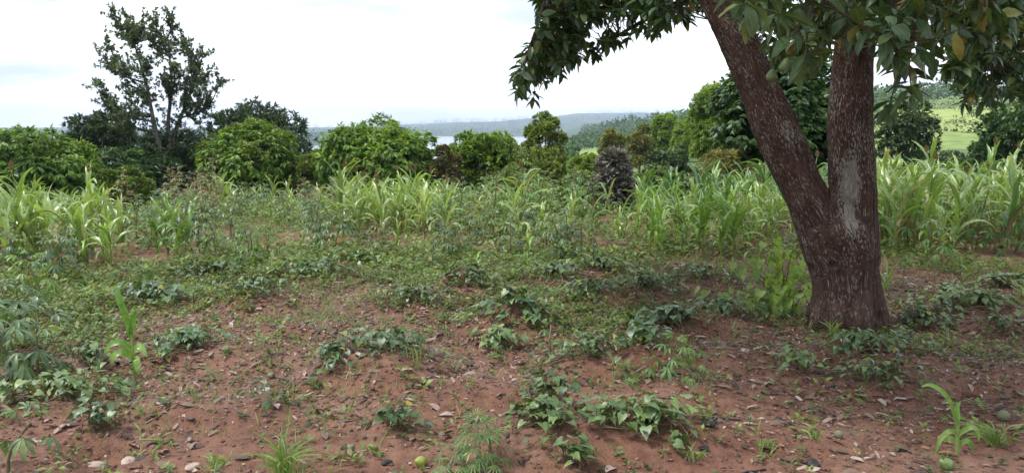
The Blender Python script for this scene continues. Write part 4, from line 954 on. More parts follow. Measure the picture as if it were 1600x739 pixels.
tag(ob('sorghum_thicket', FILL.build('sorghum_thicket', [M['stalk'], M['sorghum'], M['sorghum_blue'], M['panicle']])), 'dense sorghum thicket filling in behind the single plants', 'sorghum', None, 'stuff')
grass_plant('maize_plant', *ground_at(1570, 402), (1.35, 9, 2, .5, False), 'sorghum_blue', 'tallest dark green maize plant near the right edge', 'maize', None, True, .4, 1.0)
grass_plant('sorghum_plant', *ground_at(620, 395), (.6, 6, 1, .6, False), 'sorghum', 'single short sorghum before the centre stand', 'sorghum', None, True, .4, .8)
grass_plant('maize_plant', *ground_at(822, 412), (.55, 5, 3, .7, False), 'maize', 'single slender bright maize near the picture centre', 'maize', None, True, 1.2, .9)
grass_plant('maize_plant', *ground_at(745, 428), (.3, 5, 4, .8, False), 'maize', 'tiny bright maize seedling near the picture centre', 'maize', None, True, 1.2, .9)
grass_plant('maize_plant', *ground_at(1380, 470), (.45, 5, 1, .75, False), 'maize', 'yellowish young maize just behind the trunk, right side', 'maize', None, True, .3, .95)
grass_plant('maize_plant', *ground_at(1170, 395), (.5, 6, 1, .7, False), 'maize', 'young maize beside the broad leaved shrub', 'maize', None, True, .3, .9)
grass_plant('maize_plant', *ground_at(1505, 445), (.4, 5, 2, .7, False), 'maize', 'small maize on the ridge right of the trunk', 'maize', None, True, .9, .8)
grass_plant('maize_plant', *ground_at(1585, 480), (.3, 4, 2, .7, False), 'maize', 'tiny maize seedling at the right edge', 'maize', None, True, .9, .9)
grass_plant('maize_plant', *ground_at(242, 708), (.22, 3, 4, .7, False), 'maize', 'tiny maize seedling in the left foreground soil', 'maize', None, True, .5, .8)

# hand shaped seedlings in the foreground
def bent_leaf(pts, wmax, mat, n=10, face=(0, -1, .6)):
    sp = smooth_path(pts, n); m_ = len(sp); tg_ = norm(np.gradient(sp, axis=0)); V = []
    for i in range(m_):
        t_ = i/(m_-1); w = wmax*(.35+.65*math.sin(PI*min(1, .1+.55*t_+.1)))*(1-t_**5)
        s = norm(np.cross(tg_[i], face)); nn = np.cross(s, tg_[i])
        V += [sp[i]-s*w+nn*w*.35, sp[i], sp[i]+s*w+nn*w*.35]
    Q = [(i*3+c, i*3+c+1, i*3+c+4, i*3+c+3) for i in range(m_-1) for c in range(2)]
    return mk('blade', np.array(V), Q, rnd=np.zeros(len(V)), mats=[mat])
def hand_maize(px, py, label, stalk, leaves, wmax, scale):
    x, y = ground_at(px, py); z = float(soil(x, y)); r = empty('maize_plant', (x, y, z)); tag(r, label, 'maize')
    sp = smooth_path([np.array(q)*scale for q in stalk], 6); tb = tube(sp, np.linspace(.014, .006, len(sp))*1.0, 8)
    ob('stalk', mk('stalk', *tb, mats=[M['stalk']]), r)
    for lf in leaves: ob('leaf', bent_leaf([np.array(q)*scale for q in lf], wmax, M['maize']), r)
S1 = .01/2.56                                       # picture pixels to metres at that spot
hand_maize(212, 588, 'lone young maize plant with one upright leaf in the left foreground', [(0, 0, -6), (-1, 0, 25), (-2, 0, 50), (-3, 0, 70)],
           [[(-2, 0, 62), (-6, -3, 95), (-14, -5, 125), (-20, -2, 146), (-14, 4, 152)], [(-3, 0, 64), (4, -4, 92), (8, -6, 112), (2, -8, 104)],
            [(-2, 0, 42), (-16, -5, 58), (-32, -9, 55), (-44, -11, 40)], [(-1, 0, 40), (10, -7, 52), (20, -12, 48), (27, -14, 36)], [(-1, 0, 30), (-12, -12, 44), (-22, -20, 40), (-26, -22, 26)],
            [(0, 0, 24), (8, -10, 32), (12, -16, 20), (13, -18, 8)]], .022, .01/2.56)
hand_maize(1497, 702, 'young maize with long drooping leaf in the bottom right foreground', [(0, 0, -6), (-2, 0, 20), (-4, 0, 42)],
           [[(-4, 0, 38), (-14, -5, 66), (-30, -8, 92), (-52, -10, 106), (-66, -12, 104)], [(-4, 0, 38), (-2, 5, 56), (-2, 8, 68), (4, 9, 76)],
            [(-3, 0, 30), (-20, -10, 38), (-36, -16, 28), (-44, -18, 4)], [(-3, 0, 28), (10, -6, 42), (20, -8, 38), (24, -9, 20)], [(-1, 0, 14), (8, -5, 22), (14, -6, 16), (17, -6, 4)], [(-1, 0, 14), (-10, 4, 22), (-18, 6, 16)]], .013, .01/2.95)

# ---- cassava
def palmate(nlobe, size, petl, droop, seed, hi=True, narrow=1.0):
    g = np.random.default_rng(seed); G = Geo()
    p0, p1 = np.zeros(3), np.array([0, petl, petl*.35]); mid = (p0+p1)/2+[0, 0, petl*.08]
    G.add(*tube(smooth_path([p0, mid, p1], 2), .011*size, 4, False)[:2], None, 0, 0)
    ang = np.linspace(-118, 118, nlobe)
    for a in ang:
        f = 1-abs(a)/118*.45; l = size*f*g.uniform(.92, 1.08); ar = math.radians(a)
        d = np.array([math.sin(ar), math.cos(ar), -droop*g.uniform(.7, 1.2)]); d /= np.linalg.norm(d)
        t_ = strip([0, .25, .6, .85, 1], np.array([.02, .085, .13, .09, .005])*narrow, [0, .03, .02, -.06, -.16], .35) if hi else strip([0, .55, 1], np.array([.04, .14, .01])*narrow, [0, .03, -.14], 0, 2)
        v, q, _, r_ = batch(t_, frames(d[None], np.array([[0, 0.15, 1.]])), p1[None], np.array([l]), np.array([g.random()*.12]))
        G.add(v, q, None, r_, 1)
    return G
CL = {}
for mk_ in ('cassava', 'cassava_red', 'cassava_light', 'purple'):
    CL[mk_] = [palmate(7 if k % 2 else 6, .5, .55, [.35, .8, .55, 1.1][k], 60+k) for k in range(4)]
    CL[mk_+'_m'] = [G.build('cassava_leaf', [M['petiole'], M[mk_]]) for G in CL[mk_]]
LOW = [palmate(6, .5, .5, [.4, .8, .6, 1.0][k], 70+k, False) for k in range(4)]
def cassava_spec(h, nl, seed, ls, bare):
    g = np.random.default_rng(seed); sp = smooth_path([(0, 0, -.05), (g.normal()*.03, g.normal()*.03, h*.4), (g.normal()*.05, g.normal()*.05, h)], 5)
    tb = tube(sp, np.linspace(.011, .006, len(sp)), 7); lv = []
    for i in range(nl):
        f = i/(nl-1); z = h*(bare+(1-bare)*f**.8); p_ = np.array([np.interp(z, sp[:, 2], sp[:, 0]), np.interp(z, sp[:, 2], sp[:, 1]), z])
        a = i*2.4+g.normal()*.2; pit = math.radians(-25+75*f**1.5+g.normal()*12)
        d = np.array([math.cos(a)*math.cos(pit), math.sin(a)*math.cos(pit), math.sin(pit)])
        lv.append((int(g.integers(0, 4)), d, p_, ls*(1-.45*f**3)*g.uniform(.8, 1.15), f))
    return sp, tb, lv
CSP = {}
def cassava(x, y, key, mk_, label, parts, rz, s, group=None, name='cassava_plant', cat='cassava', tipred=True):
    if key not in CSP:
        sp = cassava_spec(*key); CSP[key] = (*sp, mk('stem', *sp[1], mats=[M['cassava_stem']]), {})
    sp, tb, lv, sm, mg = CSP[key]; z = float(soil(x, y))
    if parts:
        r = empty(name, (x, y, z), rz, s); ob('stem', sm, r)
        for (k, d, p_, l, f) in lv:
            R_ = frames(d[None], np.array([[0, 0, 1.]]))[0]; q = 'cassava_red' if (tipred and f > .92) else mk_
            ob('leaf', CL[q+'_m'][k], r, basisM(R_, p_, l))
    else:
        kk = (mk_, tipred)
        if kk not in mg:
            G = Geo(); G.add(*tb, m=0)
            for (k, d, p_, l, f) in lv:
                R_ = frames(d[None], np.array([[0, 0, 1.]]))[0]; src = LOW[k]; n0 = 0; rv = rng.random()*.85
                for v, q, r_, mq in zip(src.V, src.Q, src.R, src.MQ):
                    G.add((v*l) @ R_.T+p_, q-n0, None, r_+rv, (1 if mq[0] == 0 else (3 if tipred and f > .92 else 2))); n0 += len(v)
            mg[kk] = G.build('plant', [M['cassava_stem'], M['petiole'], M[mk_], M['cassava_red']])
        r = ob(name, mg[kk]); r.location = (x, y, z); r.rotation_euler = (0, 0, rz); r.scale = (s, s, s)
    tag(r, label, cat, group); return r
def cassavas(n, px0, px1, py0, py1, hs, mk_, label, group, parts_r=0, ls=.27, nl=26, tipred=True, bare=.12):
    pts = [rnd_in(px0, px1, py0, py1) for i in range(n)]; wd_ = place_words(pts)
    for (x, y), w_ in zip(pts, wd_):
        cassava(x, y, (hs[0], nl, int(rng.integers(0, 4)), ls, bare), mk_, label+', '+w_, math.hypot(x, y) < parts_r, rng.uniform(0, 6.28), rng.uniform(hs[1], hs[2]), group, tipred=tipred)
cassavas(26, 165, 350, 308, 350, (1.1, .8, 1.15), 'cassava_red', 'reddish topped cassava in the thicket before the tall thin tree', 'reddish cassava thicket', 0, .30, 26)
cassavas(26, 190, 500, 330, 400, (.7, .7, 1.1), 'cassava', 'dark low cassava between the left stand and the centre', 'dark cassava left of centre', 0)
cassavas(10, 400, 540, 318, 345, (.8, .8, 1.1), 'cassava_red', 'reddish cassava before the gap between mango trees', 'reddish cassava by the mango gap')
cassavas(36, 690, 930, 312, 378, (.85, .75, 1.15), 'cassava_light', 'green cassava in the dense patch at the picture centre', 'centre cassava patch', 0, .28, 24)
cassavas(12, 780, 1000, 305, 330, (.8, .8, 1.1), 'cassava_red', 'reddish topped cassava below the loose shrub tree', 'reddish cassava of the middle', 0, .28)
cassavas(14, 560, 960, 375, 415, (.45, .8, 1.15), 'cassava', 'small red stemmed cassava at the front edge of the field', 'small front cassava', 20, .25, 18, True, .25)
cassavas(8, 330, 480, 385, 420, (.4, .8, 1.1), 'cassava_light', 'low light green cassava left of the dark clump', 'low light cassava', 20, .22, 14)
cassavas(12, 1100, 1250, 335, 385, (.5, .8, 1.1), 'cassava_red', 'low reddish cassava just left of the trunk', 'low reddish cassava left of the trunk', 0, .24, 18)
cassavas(22, 1380, 1620, 335, 405, (.65, .8, 1.2), 'cassava_light', 'leafy cassava under the sorghum right of the trunk', 'cassava under the right stand', 20, .27, 18)
cassavas(16, 1380, 1620, 280, 305, (.8, .8, 1.1), 'cassava_red', 'brownish cassava behind the sorghum right of the trunk', 'brownish cassava behind the right stand', 0, .28)
cassavas(8, 0, 190, 395, 440, (.45, .8, 1.1), 'cassava', 'low cassava at the foot of the left stand', 'low cassava by the left stand', 20, .24, 17, True, .25)
for (px, py, h, ls, nl, mk_, lab, s) in [
  (525, 402, .5, .30, 26, 'cassava', 'dark bushy cassava clump left of the picture centre', 1.0), (495, 398, .42, .27, 20, 'cassava', 'dark cassava just left of the dark bushy clump', .95),
  (65, 470, .42, .27, 14, 'cassava_light', 'slim cassava before the left sorghum stand', .95), (1470, 420, .62, .3, 18, 'cassava_light', 'cassava with spreading leaves right of the trunk', .9),
  (20, 600, .46, .36, 18, 'cassava', 'large dark cassava at the left edge of the foreground', .95), (62, 592, .40, .32, 15, 'cassava', 'dark cassava right of the left edge one', .9), (-18, 560, .45, .34, 16, 'cassava', 'dark cassava cut by the left edge', 1),
  (12, 735, .26, .26, 9, 'cassava', 'dark cassava leaves in the bottom left corner', .9), (1080, 605, .24, .2, 9, 'cassava_light', 'small young cassava right of the centre heap', .9),
  (1040, 592, .2, .22, 6, 'cassava_light', 'young cassava with hand shaped leaf beside the orange leaf', .9), (985, 600, .12, .17, 8, 'cassava_light', 'tiny light cassava seedling below the centre heap', .9),
  (425, 640, .14, .16, 6, 'cassava', 'tiny cassava seedling left foreground', .9), (575, 535, .12, .15, 6, 'cassava_light', 'tiny cassava seedling behind the bare soil heap', .9), (860, 555, .2, .16, 7, 'cassava_light', 'slender tiny cassava seedling in the centre', .9)]:
    x, y = ground_at(px, py); cassava(x, y, (h, nl, 2, ls, .3 if h > .3 else .45), mk_, lab, True, rng.uniform(0, 6.28), s, None, tipred=False)
# purple grey shrub
bg_tree('purple_shrub', 928, 988, 238, 16.5, M['purple'], 'rounded purple grey leaved shrub standing above the crop right of centre', 'shrub', None, 480, 7, (.12, .22), CARD, .1, 12, shingle=False, seed=34, stem=.03, z0=.1, rough=.5)

# ---- sweet potato vines
hv, hq, ht = HEART
PLM = {k: [mk('heart_leaf', hv*[1, 1, s] + np.stack([hv[:, 0]*0, hv[:, 1]*0, -.12*(hv[:, 1]**2)*c], 1), hq, ht, np.zeros(len(hv)), [M[k]]) for s, c in ((1, .4), (1.6, 1.2), (.6, 2))] for k in ('potato', 'potato_light', 'broad')}
for (px, py, a_, b_, h_, n_, lt, lab), (x0, y0) in zip(POT, POTXY):
    z0 = float(soil(x0, y0)); near = py > 400
    r = empty('sweet_potato_plant', (x0, y0, z0)); tag(r, lab, 'sweet potato', 'sweet potato vines over the clearing')
    n_ = int(n_*2.6); vines = Geo(); k_ = 'potato_light' if lt else 'potato'; pos = []
    nvn = max(4, n_//9); lsz = rng.uniform(.75, 1.12)
    for v in range(nvn):
        ang = rng.uniform(0, 2*PI); ln = rng.uniform(.5, 1.5)
        pts = []
        for f in np.linspace(0, 1, 6):
            aa = ang+.5*math.sin(f*4+v); xx = x0+math.cos(aa)*a_*ln*f+rng.normal()*.012; yy = y0+math.sin(aa)*b_*ln*f+rng.normal()*.012
            pts.append((xx, yy, .015+.05*math.sin(f*PI)*rng.random()))
        pts = np.array(pts); pts[:, 2] += soil(pts[:, 0], pts[:, 1]); pts = pts-[x0, y0, z0]
        sp = smooth_path(pts, 3); vines.add(*tube(sp, .0028, 4, False)[:2]); pos.append(sp)
    pos = np.concatenate(pos)
    for i in range(n_):
        q = pos[rng.integers(2, len(pos))]; f = math.hypot(q[0]/a_, q[1]/b_)
        hh = rng.uniform(.015, .085)*(1.25-.5*min(f, 1.2))+ .02
        c = q+np.array([rng.normal()*.03, rng.normal()*.03, hh])
        vines.add(*tube([q, (q+c)/2+rng.normal(size=3)*.005, c], .0016, 3, False)[:2])
        out = np.array([q[0]/a_, q[1]/b_, 0])+rng.normal(size=3)*.6; out[2] = 0; out = norm(out)
        d = norm(out+[0, 0, rng.uniform(-.75, .1)]); up = norm(np.array([0, 0, 1.])+out*.35+rng.normal(size=3)*.25)
        S_ = rng.uniform(.032, .07)*lsz
        ob('leaf', PLM[k_][rng.integers(0, 3)], r, basisM(frames(d[None], up[None])[0], c, S_))
    ob('vine', vines.build('vine', [M['vine']]), r)

# ---- broad heart leaved shrub left of the trunk
x0, y0 = ground_at(1222, 488); z0 = float(soil(x0, y0)); r = empty('broad_leaved_shrub', (x0, y0, z0)); tag(r, 'light green shrub with broad heart leaves touching the trunk on its left', 'shrub')
G = Geo(); g = np.random.default_rng(9)
for (tx, tz, dy) in [(-.1, .62, .05), (.06, .56, .0), (-.3, .36, -.05), (-.42, .22, -.1), (.12, .34, -.05), (-.2, .5, .1), (-.5, .14, -.05), (.0, .24, -.2), (.16, .2, -.12), (-.26, .16, -.2), (-.62, .2, .0), (-.36, .45, .1), (-.05, .42, -.1), (-.16, .3, -.2), (.1, .48, .1)]:
    sp = smooth_path([(0, 0, -.02), (tx*.35+g.normal()*.02, dy*.5, tz*.55), (tx, dy, tz)], 6); G.add(*tube(sp, np.linspace(.007, .003, len(sp)), 5)[:3])
    for i in range(3, len(sp), 1):
        for _ in range(1):
            a = g.uniform(0, 6.28); q = sp[i]; out = np.array([math.cos(a), math.sin(a)-.35, .1]); c = q+out*g.uniform(.03, .13)
            G.add(*tube([q, c], .0018, 3, False)[:2])
            d = norm(out*.6+[0, 0, -g.uniform(.5, 1.4)]); up = norm(out*.6+[-.1, -.4, .8]+g.normal(size=3)*.4)
            ob('leaf', PLM['broad'][g.integers(0, 3)], r, basisM(frames(d[None], up[None])[0], c, g.uniform(.06, .115)))
ob('stem', G.build('stem', [M['vine']]), r)

# ---- narrow leaved feathery plants
CL['feathery_herb'] = [palmate(9, .5, .4, [.1, .45, .25, .6][k], 80+k, True, .40) for k in range(4)]
CL['feathery_herb_m'] = [G.build('narrow_leaf', [M['vine'], M['feathery_herb']]) for G in CL['feathery_herb']]
for (px, py, h, nl, ls, sd_, lab) in [(752, 736, .22, 30, .17, 1, 'feathery narrow leaved plant at the bottom edge left of the sweet potato bush'), (772, 728, .15, 16, .15, 2, 'lower feathery shoot right beside the bottom edge feathery plant'), (728, 738, .13, 14, .14, 3, 'lower feathery shoot left beside the bottom edge feathery plant'),
    (975, 604, .09, 12, .13, 3, 'little feathery plant below the centre heap'), (1078, 610, .10, 12, .12, 4, 'little feathery plant right of the centre heap'), (776, 556, .07, 12, .10, 2, 'tiny feathery plant before the centre soil heap')]:
    x, y = ground_at(px, py); cassava(x, y, (h, nl, sd_, ls, .25), 'feathery_herb', lab, True, rng.uniform(0, 6.28), 1.0, None, 'feathery_plant', 'herb', False)

# ---- grass tufts
def tuft(px, py, n, h, label, seed, spread=.6, mat='grass', lean=(0, 0)):
    x0, y0 = ground_at(px, py); z0 = float(soil(x0, y0)); g = np.random.default_rng(seed)
    r = empty('grass_tuft', (x0, y0, z0)); tag(r, label, 'grass tuft', 'grass tufts on the clearing')
    for i in range(n):
        a = g.uniform(0, 6.28); l = h*g.uniform(.5, 1.1); t_ = g.uniform(.1, 1)*spread
        d = np.array([math.cos(a)*t_+lean[0], math.sin(a)*t_+lean[1], 1]); d /= np.linalg.norm(d)
        p1 = d*l*.55; p2_ = p1+norm(d+[d[0]*1.3, d[1]*1.3, -.7])*l*.45; b0 = np.array([g.normal()*.02, g.normal()*.02, -.01])
        ob('blade', bent_leaf([b0, b0+p1*.5, b0+p1, b0+p2_], g.uniform(.003, .006), M[mat], 3, (0.1, -1, .5)), r)
tuft(445, 738, 46, .27, 'large spiky grass tuft at the bottom edge left of centre', 1, .75)
tuft(1560, 690, 40, .22, 'sprawling grass tuft at the right edge of the foreground', 2, 1.3, lean=(-.3, 0))
tuft(1300, 530, 18, .2, 'thin dry grass at the front of the trunk foot', 3, .35)
tuft(465, 418, 18, .22, 'bright grass tuft at the far edge of the clearing', 4, .5, 'maize')
tuft(1275, 690, 14, .1, 'small grass wisp near the fallen fruit, lower right', 5, .9)
tuft(650, 600, 3, .34, 'lone tall grass stems before the bare soil heap', 6, .5)
tuft(1200, 700, 12, .09, 'tiny grass wisp in the lower right soil', 7, .9)
tuft(340, 720, 24, .1, 'short weedy tuft in the lower left foreground', 8, 1.0)
tuft(1080, 720, 18, .1, 'short grass wisp right of the wide sweet potato bush', 9, 1.0)

# ------------------------------------------------------------------ fallen fruit, stones, sticks, leaves
for (px, py, sc, k, lab) in [
 (657, 722, .062, 1, 'yellowish green fallen avocado at the bottom edge'), (546, 697, .058, 2, 'dull fallen avocado left of the yellowish green one'),
 (1479, 722, .072, 0, 'green fallen avocado beside the drooping young maize'), (1310, 688, .05, 2, 'pale fallen avocado in the bare soil right of the bottom centre'),
 (1568, 655, .07, 2, 'half hidden fallen avocado in the right edge grass'), (355, 567, .06, 2, 'grey green fallen avocado in the left middle ground'),
 (451, 508, .06, 2, 'fallen avocado of the far pair, left of centre, front one'), (452, 499, .055, 0, 'fallen avocado of the far pair, left of centre, back one'),
 (424, 588, .05, 2, 'fallen avocado left of the small yellow leaved vines'), (1205, 605, .045, 2, 'small fallen avocado left of the trunk foot vines')]:
    x, y = ground_at(px, py); z = float(soil(x, y)); o_ = ob('fallen_avocado', FR[k])
    o_.matrix_basis = Matrix.Translation((x, y, z+sc*.36)) @ Matrix.Rotation(rng.uniform(0, 6.28), 4, 'Z') @ Matrix.Rotation(rng.uniform(.9, 1.7), 4, 'X') @ Matrix.Scale(sc, 4)
    tag(o_, lab, 'avocado', 'fallen avocados on the soil')
import bmesh
def lump(name, seed, amp=.25, sub=2, flat=.65):
    bm = bmesh.new(); bmesh.ops.create_icosphere(bm, subdivisions=sub, radius=.5)
    v_ = np.array([v.co[:] for v in bm.verts]); k = 1+amp*vn3(v_[:, 0]*2.3+9, v_[:, 1]*2.3, v_[:, 2]*2.3, seed)+amp*.4*vn3(v_[:, 0]*6, v_[:, 1]*6, v_[:, 2]*6, seed+1)
    T_ = np.array([[v.index for v in f.verts] for f in bm.faces]); bm.free()
    return v_*k[:, None]*[1, .85, flat], T_
for n_, (px, py, sc, lab) in enumerate([(1163, 563, .085, 'flat pale stone on the soil left of the trunk vines'), (1229, 562, .04, 'small orange stone near the trunk vines'), (1207, 563, .035, 'small grey stone between the two paler stones'),
    (793, 490, .06, 'pale stone on top of the centre soil heap'), (200, 708, .1, 'flat pinkish stone in the lower left soil'), (150, 716, .09, 'flat stone in the lower left soil, left one'), (300, 725, .08, 'flat stone near the bottom edge left'), (470, 745, .05, 'stone at the bottom edge')][:7]):
    x, y = ground_at(px, py); v_, T_ = lump('stone', 20+n_, .3, 2, .45); o_ = ob('stone', mk('stone', v_*sc, None, T_, mats=[M['stone']]))
    o_.location = (x, y, float(soil(x, y))+sc*.12); o_.rotation_euler = (0, 0, rng.uniform(0, 6)); tag(o_, lab, 'stone', 'stones on the soil')
for n_, (px, py, sc, lab) in enumerate([(1108, 688, .075, 'black charred lump right of the wide sweet potato bush'), (1218, 661, .055, 'black charred lump in the soil before the trunk'), (1270, 721, .06, 'charred end of the dark stick at the lower right'), (604, 716, .05, 'black rotten lump left of the yellowish avocado'), (1100, 712, .05, 'small charred bit below the black lump')]):
    x, y = ground_at(px, py); v_, T_ = lump('char', 50+n_, .5, 2, .6); o_ = ob('charred_lump', mk('charred_lump', v_*sc, None, T_, mats=[M['char']], smooth=False))
    o_.location = (x, y, float(soil(x, y))+sc*.2); o_.rotation_euler = (0, 0, rng.uniform(0, 6)); tag(o_, lab, 'charcoal', 'charred lumps on the soil')
for (p0, p1, rad, mt, lab) in [((225, 662), (276, 643), .006, 'stick', 'dry stick lying in the left foreground soil'), ((1150, 740), (1195, 730), .007, 'char', 'dark stick at the bottom edge right of centre'), ((1215, 716), (1272, 720), .007, 'char', 'dark burnt stick lying at the lower right'),
    ((1090, 660), (1160, 668), .008, 'char', 'dark twig in the soil right of the wide sweet potato bush'), ((565, 695), (590, 689), .005, 'stick', 'short pale stick left of the small sweet potato sprig'), ((555, 630), (565, 668), .003, 'stick', 'thin dry stem lying before the bare soil heap')]:
    a, b = ground_at(*p0), ground_at(*p1); pts = []
    for f in np.linspace(0, 1, 6):
        xx, yy = a[0]+(b[0]-a[0])*f+rng.normal()*.006, a[1]+(b[1]-a[1])*f+rng.normal()*.006; pts.append((xx, yy, float(soil(xx, yy))+rad*.9))
    pts = np.array(pts); o_ = ob('stick', mk('stick', *(lambda q: (q[0]-pts[0], q[1], q[2]))(tube(smooth_path(pts, 3), np.linspace(rad, rad*.6, 16), 7)), mats=[M[mt]])); o_.location = pts[0]; tag(o_, lab, 'stick', 'sticks on the soil')

# dry leaves: the 120 nearest one by one, the rest as litter
def dryleaf(k):
    g = np.random.default_rng(300+k); ysv = np.array([0, .2, .5, .8, 1]); wv = np.array([.02, .15, .22, .14, .01])*g.uniform(.8, 1.2)
    v, q = strip(ysv, wv, .10*np.sin(ysv*PI)*g.uniform(-.3, 1.2)+g.normal(size=5)*.025, g.uniform(-.1, .6)); return v-[0, .5, 0], q
DL = [dryleaf(k) for k in range(6)]
DLS = [(v.reshape(5, 3, 3)[[0, 1, 3, 4]].reshape(-1, 3), q[:6]) for v, q in DL]
def litter_points(n, r0, r1, p0=-46, p1=46, thr=None, s=0, g=None):
    g = g or rng; out = []
    while len(out) < n:
        m_ = n*3; r_ = np.sqrt(g.uniform(r0*r0, r1*r1, m_)); a = np.radians(g.uniform(p0, p1, m_)); x, y = r_*np.sin(a), r_*np.cos(a)
        if thr is not None:
            d = thr(x, y); k = g.random(m_) < d; x, y = x[k], y[k]
        out += list(zip(x, y))
    out = np.array(out[:n]); return out[:, 0], out[:, 1]
def tilt_frames(n, g, tilt):
    a = g.uniform(0, 2*PI, n); D = np.stack([np.cos(a), np.sin(a), g.normal(size=n)*tilt], 1); U = norm(np.stack([g.normal(size=n)*tilt, g.normal(size=n)*tilt, np.ones(n)], 1))
    return frames(D, U)
lg = np.random.default_rng(77)
ldens = lambda x, y: np.clip(.32+.68*sstep(4.0, 5.6, np.hypot(x, y))+.7*fbm2(x*1.6, y*1.6, 3, 60), .05, 1)
lx, ly = litter_points(15000, 3.3, 9.5, thr=ldens, g=lg); lz = soil(lx, ly)
LR_ = tilt_frames(len(lx), lg, .2); LS = .022+.075*lg.random(len(lx))**2.2; od = np.argsort(np.hypot(lx, ly)/LS)
DLM = [mk('dry_leaf', v, q, rnd=np.zeros(len(v)), mats=[M['litter']]) for v, q in DL]
for n_, a in enumerate(od[:120]):
    o_ = ob('fallen_leaf', DLM[n_ % 6]); o_.matrix_basis = basisM(LR_[a], (lx[a], ly[a], lz[a]+.008), float(LS[a])); tag(o_, '%s dry leaf on the foreground soil, %s of the picture, %s' % ('large' if LS[a] > .065 else 'small', ['far left', 'left', 'centre', 'right', 'far right'][int(np.clip((lx[a]/ly[a]+.64)/1.28*5, 0, 4))], 'near bottom edge' if math.hypot(lx[a], ly[a]) < 4.2 else 'farther up'), 'leaf', 'dry leaves scattered on the foreground soil')
G = Geo(); rest = od[120:]
for k in range(6):
    s_ = rest[k::6]; G.add(*batch(DLS[k], LR_[s_], np.stack([lx[s_], ly[s_], lz[s_]+.01], 1), LS[s_], lg.random(len(s_))))
lx, ly = litter_points(48000, 3.2, 10, thr=ldens, g=lg); lz = soil(lx, ly)      # crumbs of leaf
G.add(*batch(CARD, tilt_frames(len(lx), lg, .35), np.stack([lx, ly, lz+.006], 1), lg.uniform(.012, .045, len(lx)), lg.random(len(lx))))
tag(ob('leaf_litter', G.build('leaf_litter', [M['litter']])), 'thick scatter of dry brown leaf litter over the clearing', 'leaf litter', None, 'stuff')
# soil clods
V0, T0 = lump('clod', 5, .4, 1, .7); n_ = 10000; lx, ly = litter_points(n_, 3.1, 9, g=lg); lz = soil(lx, ly); S_ = lg.uniform(.006, .042, n_)*lg.uniform(.4, 1.1, n_)
R_ = tilt_frames(n_, lg, .4); V = np.einsum('nij,nkj->nki', R_, V0[None]*S_[:, None, None])+np.stack([lx, ly, lz+S_*.15], 1)[:, None, :]
T = (T0[None]+(np.arange(n_)*len(V0))[:, None, None]).reshape(-1, 3)
tag(ob('soil_clods', mk('soil_clods', V.reshape(-1, 3), None, T, mats=[M['clod']], smooth=False)), 'crumbly red soil clods strewn over the clearing', 'soil clods', None, 'stuff')

# ---- ground cover: small weeds, then taller herbs under the crop
def sprigs(name, n, r0, r1, dens, nl, ls, hs, mat, label, tmpl=CARD, p0=-46, p1=46, seed=1, up=.5):
    g = np.random.default_rng(seed); x, y = litter_points(n, r0, r1, p0, p1, dens, g=g); z = soil(x, y); m_ = n*nl; k = np.repeat(np.arange(n), nl)
    a = g.uniform(0, 2*PI, m_); H = g.uniform(hs[0], hs[1], n)[k]; f = g.random(m_)
    P_ = np.stack([x[k]+np.cos(a)*H*.5*g.random(m_), y[k]+np.sin(a)*H*.5*g.random(m_), z[k]+H*f*.9+.004], 1)
    D = norm(np.stack([np.cos(a), np.sin(a), g.uniform(-.3, up*2, m_)], 1)); U = norm(np.stack([g.normal(size=m_)*.3, g.normal(size=m_)*.3, np.ones(m_)], 1))
    rv = np.clip(g.random(n)[k]*.75+g.random(m_)*.2, 0, .99)
    V, Q, T, r = batch(tmpl, frames(D, U), P_, g.uniform(ls[0], ls[1], m_), rv)
    tag(ob(name, mk(name, V, Q, rnd=r, mats=[mat])), label, 'ground cover', None, 'stuff')
wd = lambda x, y: np.clip((fbm2(x*1.1, y*1.1, 4, 90)*1.0+.04-.12*sstep(0, 2.5, x)-.9*sstep(1.2, 2.6, x)*sstep(6.6, 7.6, np.hypot(x, y))+.15*(np.hypot(x, y)-4.9)-.45*(1-sstep(4.0, 5.2, np.hypot(x, y)))), .05, 1)
sprigs('creeping_weeds', 12500, 3.3, 10.5, wd, 8, (.018, .045), (.02, .06), M['weed'], 'small creeping green weeds spread over the clearing', seed=2)
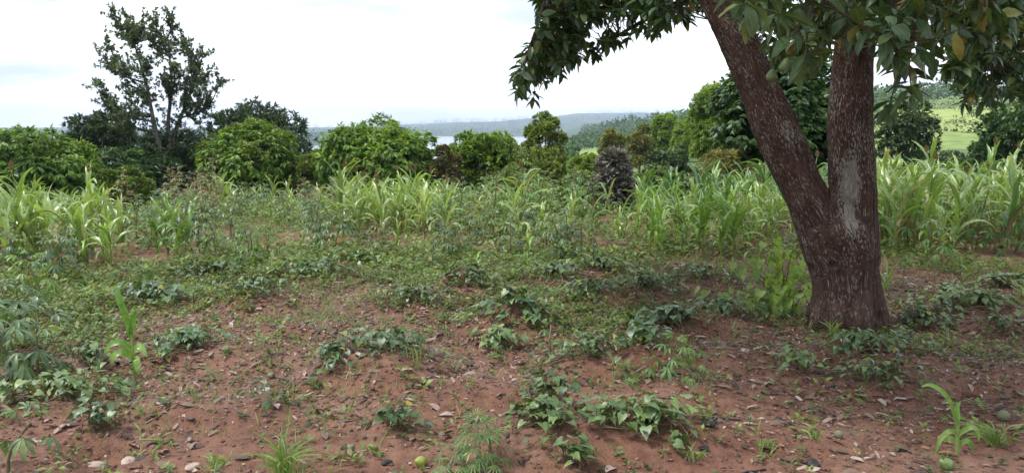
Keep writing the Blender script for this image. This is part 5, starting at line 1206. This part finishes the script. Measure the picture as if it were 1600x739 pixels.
sprigs('low_weeds', 3300, 3.4, 10.5, wd, 9, (.03, .06), (.04, .11), M['herb'], 'low leafy weeds between the soil heaps', seed=3)
sprigs('fine_grass', 6600, 3.2, 11, lambda x, y: np.clip(fbm2(x*.7, y*.7, 4, 93)*1.2+.05+.08*(np.hypot(x, y)-4.5), .03, 1), 4, (.04, .11), (.01, .02), M['grass'], 'fine short grass blades over the soil', strip([0, .5, 1], [.022, .02, .004], [0, .03, -.05], 0, 2), seed=4, up=1.2)
fd = lambda x, y: np.clip(.35+fbm2(x*.6, y*.6, 3, 95)*1.2-.4*(1-sstep(9, 11, np.hypot(x, y))), .16, 1)*(1-.93*sstep(.8, 2.2, x)*(1-sstep(9.4, 10.4, np.hypot(x, y))))
sprigs('field_herbs', 5800, 8.8, 17, fd, 11, (.05, .095), (.08, .26), M['herb'], 'mixed green herbs filling the ground under the crop', seed=5, p0=-48, p1=48)
sprigs('field_undergrowth', 8200, 14, 30, fd, 10, (.08, .15), (.15, .5), M['herb'], 'tangled green undergrowth filling the far part of the field', seed=6, p0=-48, p1=48)
sprigs('far_field_cover', 5200, 26, 62, lambda x, y: np.clip(.45+fbm2(x*.2, y*.2, 3, 97), .1, 1), 8, (.15, .3), (.3, .9), M['greybush'], 'rough bushy cover behind the field', seed=7, p0=-48, p1=48)

# ------------------------------------------------------------------ air
m, t = newmat('haze'); pv = N(t, 'ShaderNodeVolumePrincipled'); pv.inputs['Color'].default_value = (.60, .72, .95, 1); pv.inputs['Density'].default_value = .0002; pv.inputs['Anisotropy'].default_value = .2
o = N(t, 'ShaderNodeOutputMaterial'); t.links.new(pv.outputs[0], o.inputs['Volume'])
B = 7900; z0, z1 = -40, 190
V = [(-B, -B, z0), (B, -B, z0), (B, B, z0), (-B, B, z0), (-B, -B, z1), (B, -B, z1), (B, B, z1), (-B, B, z1)]
tag(ob('haze', mk('haze', V, [(0, 3, 2, 1), (4, 5, 6, 7), (0, 1, 5, 4), (1, 2, 6, 5), (2, 3, 7, 6), (3, 0, 4, 7)], mats=[m], smooth=False)), 'thin bluish haze over the valley', 'haze', None, 'stuff')
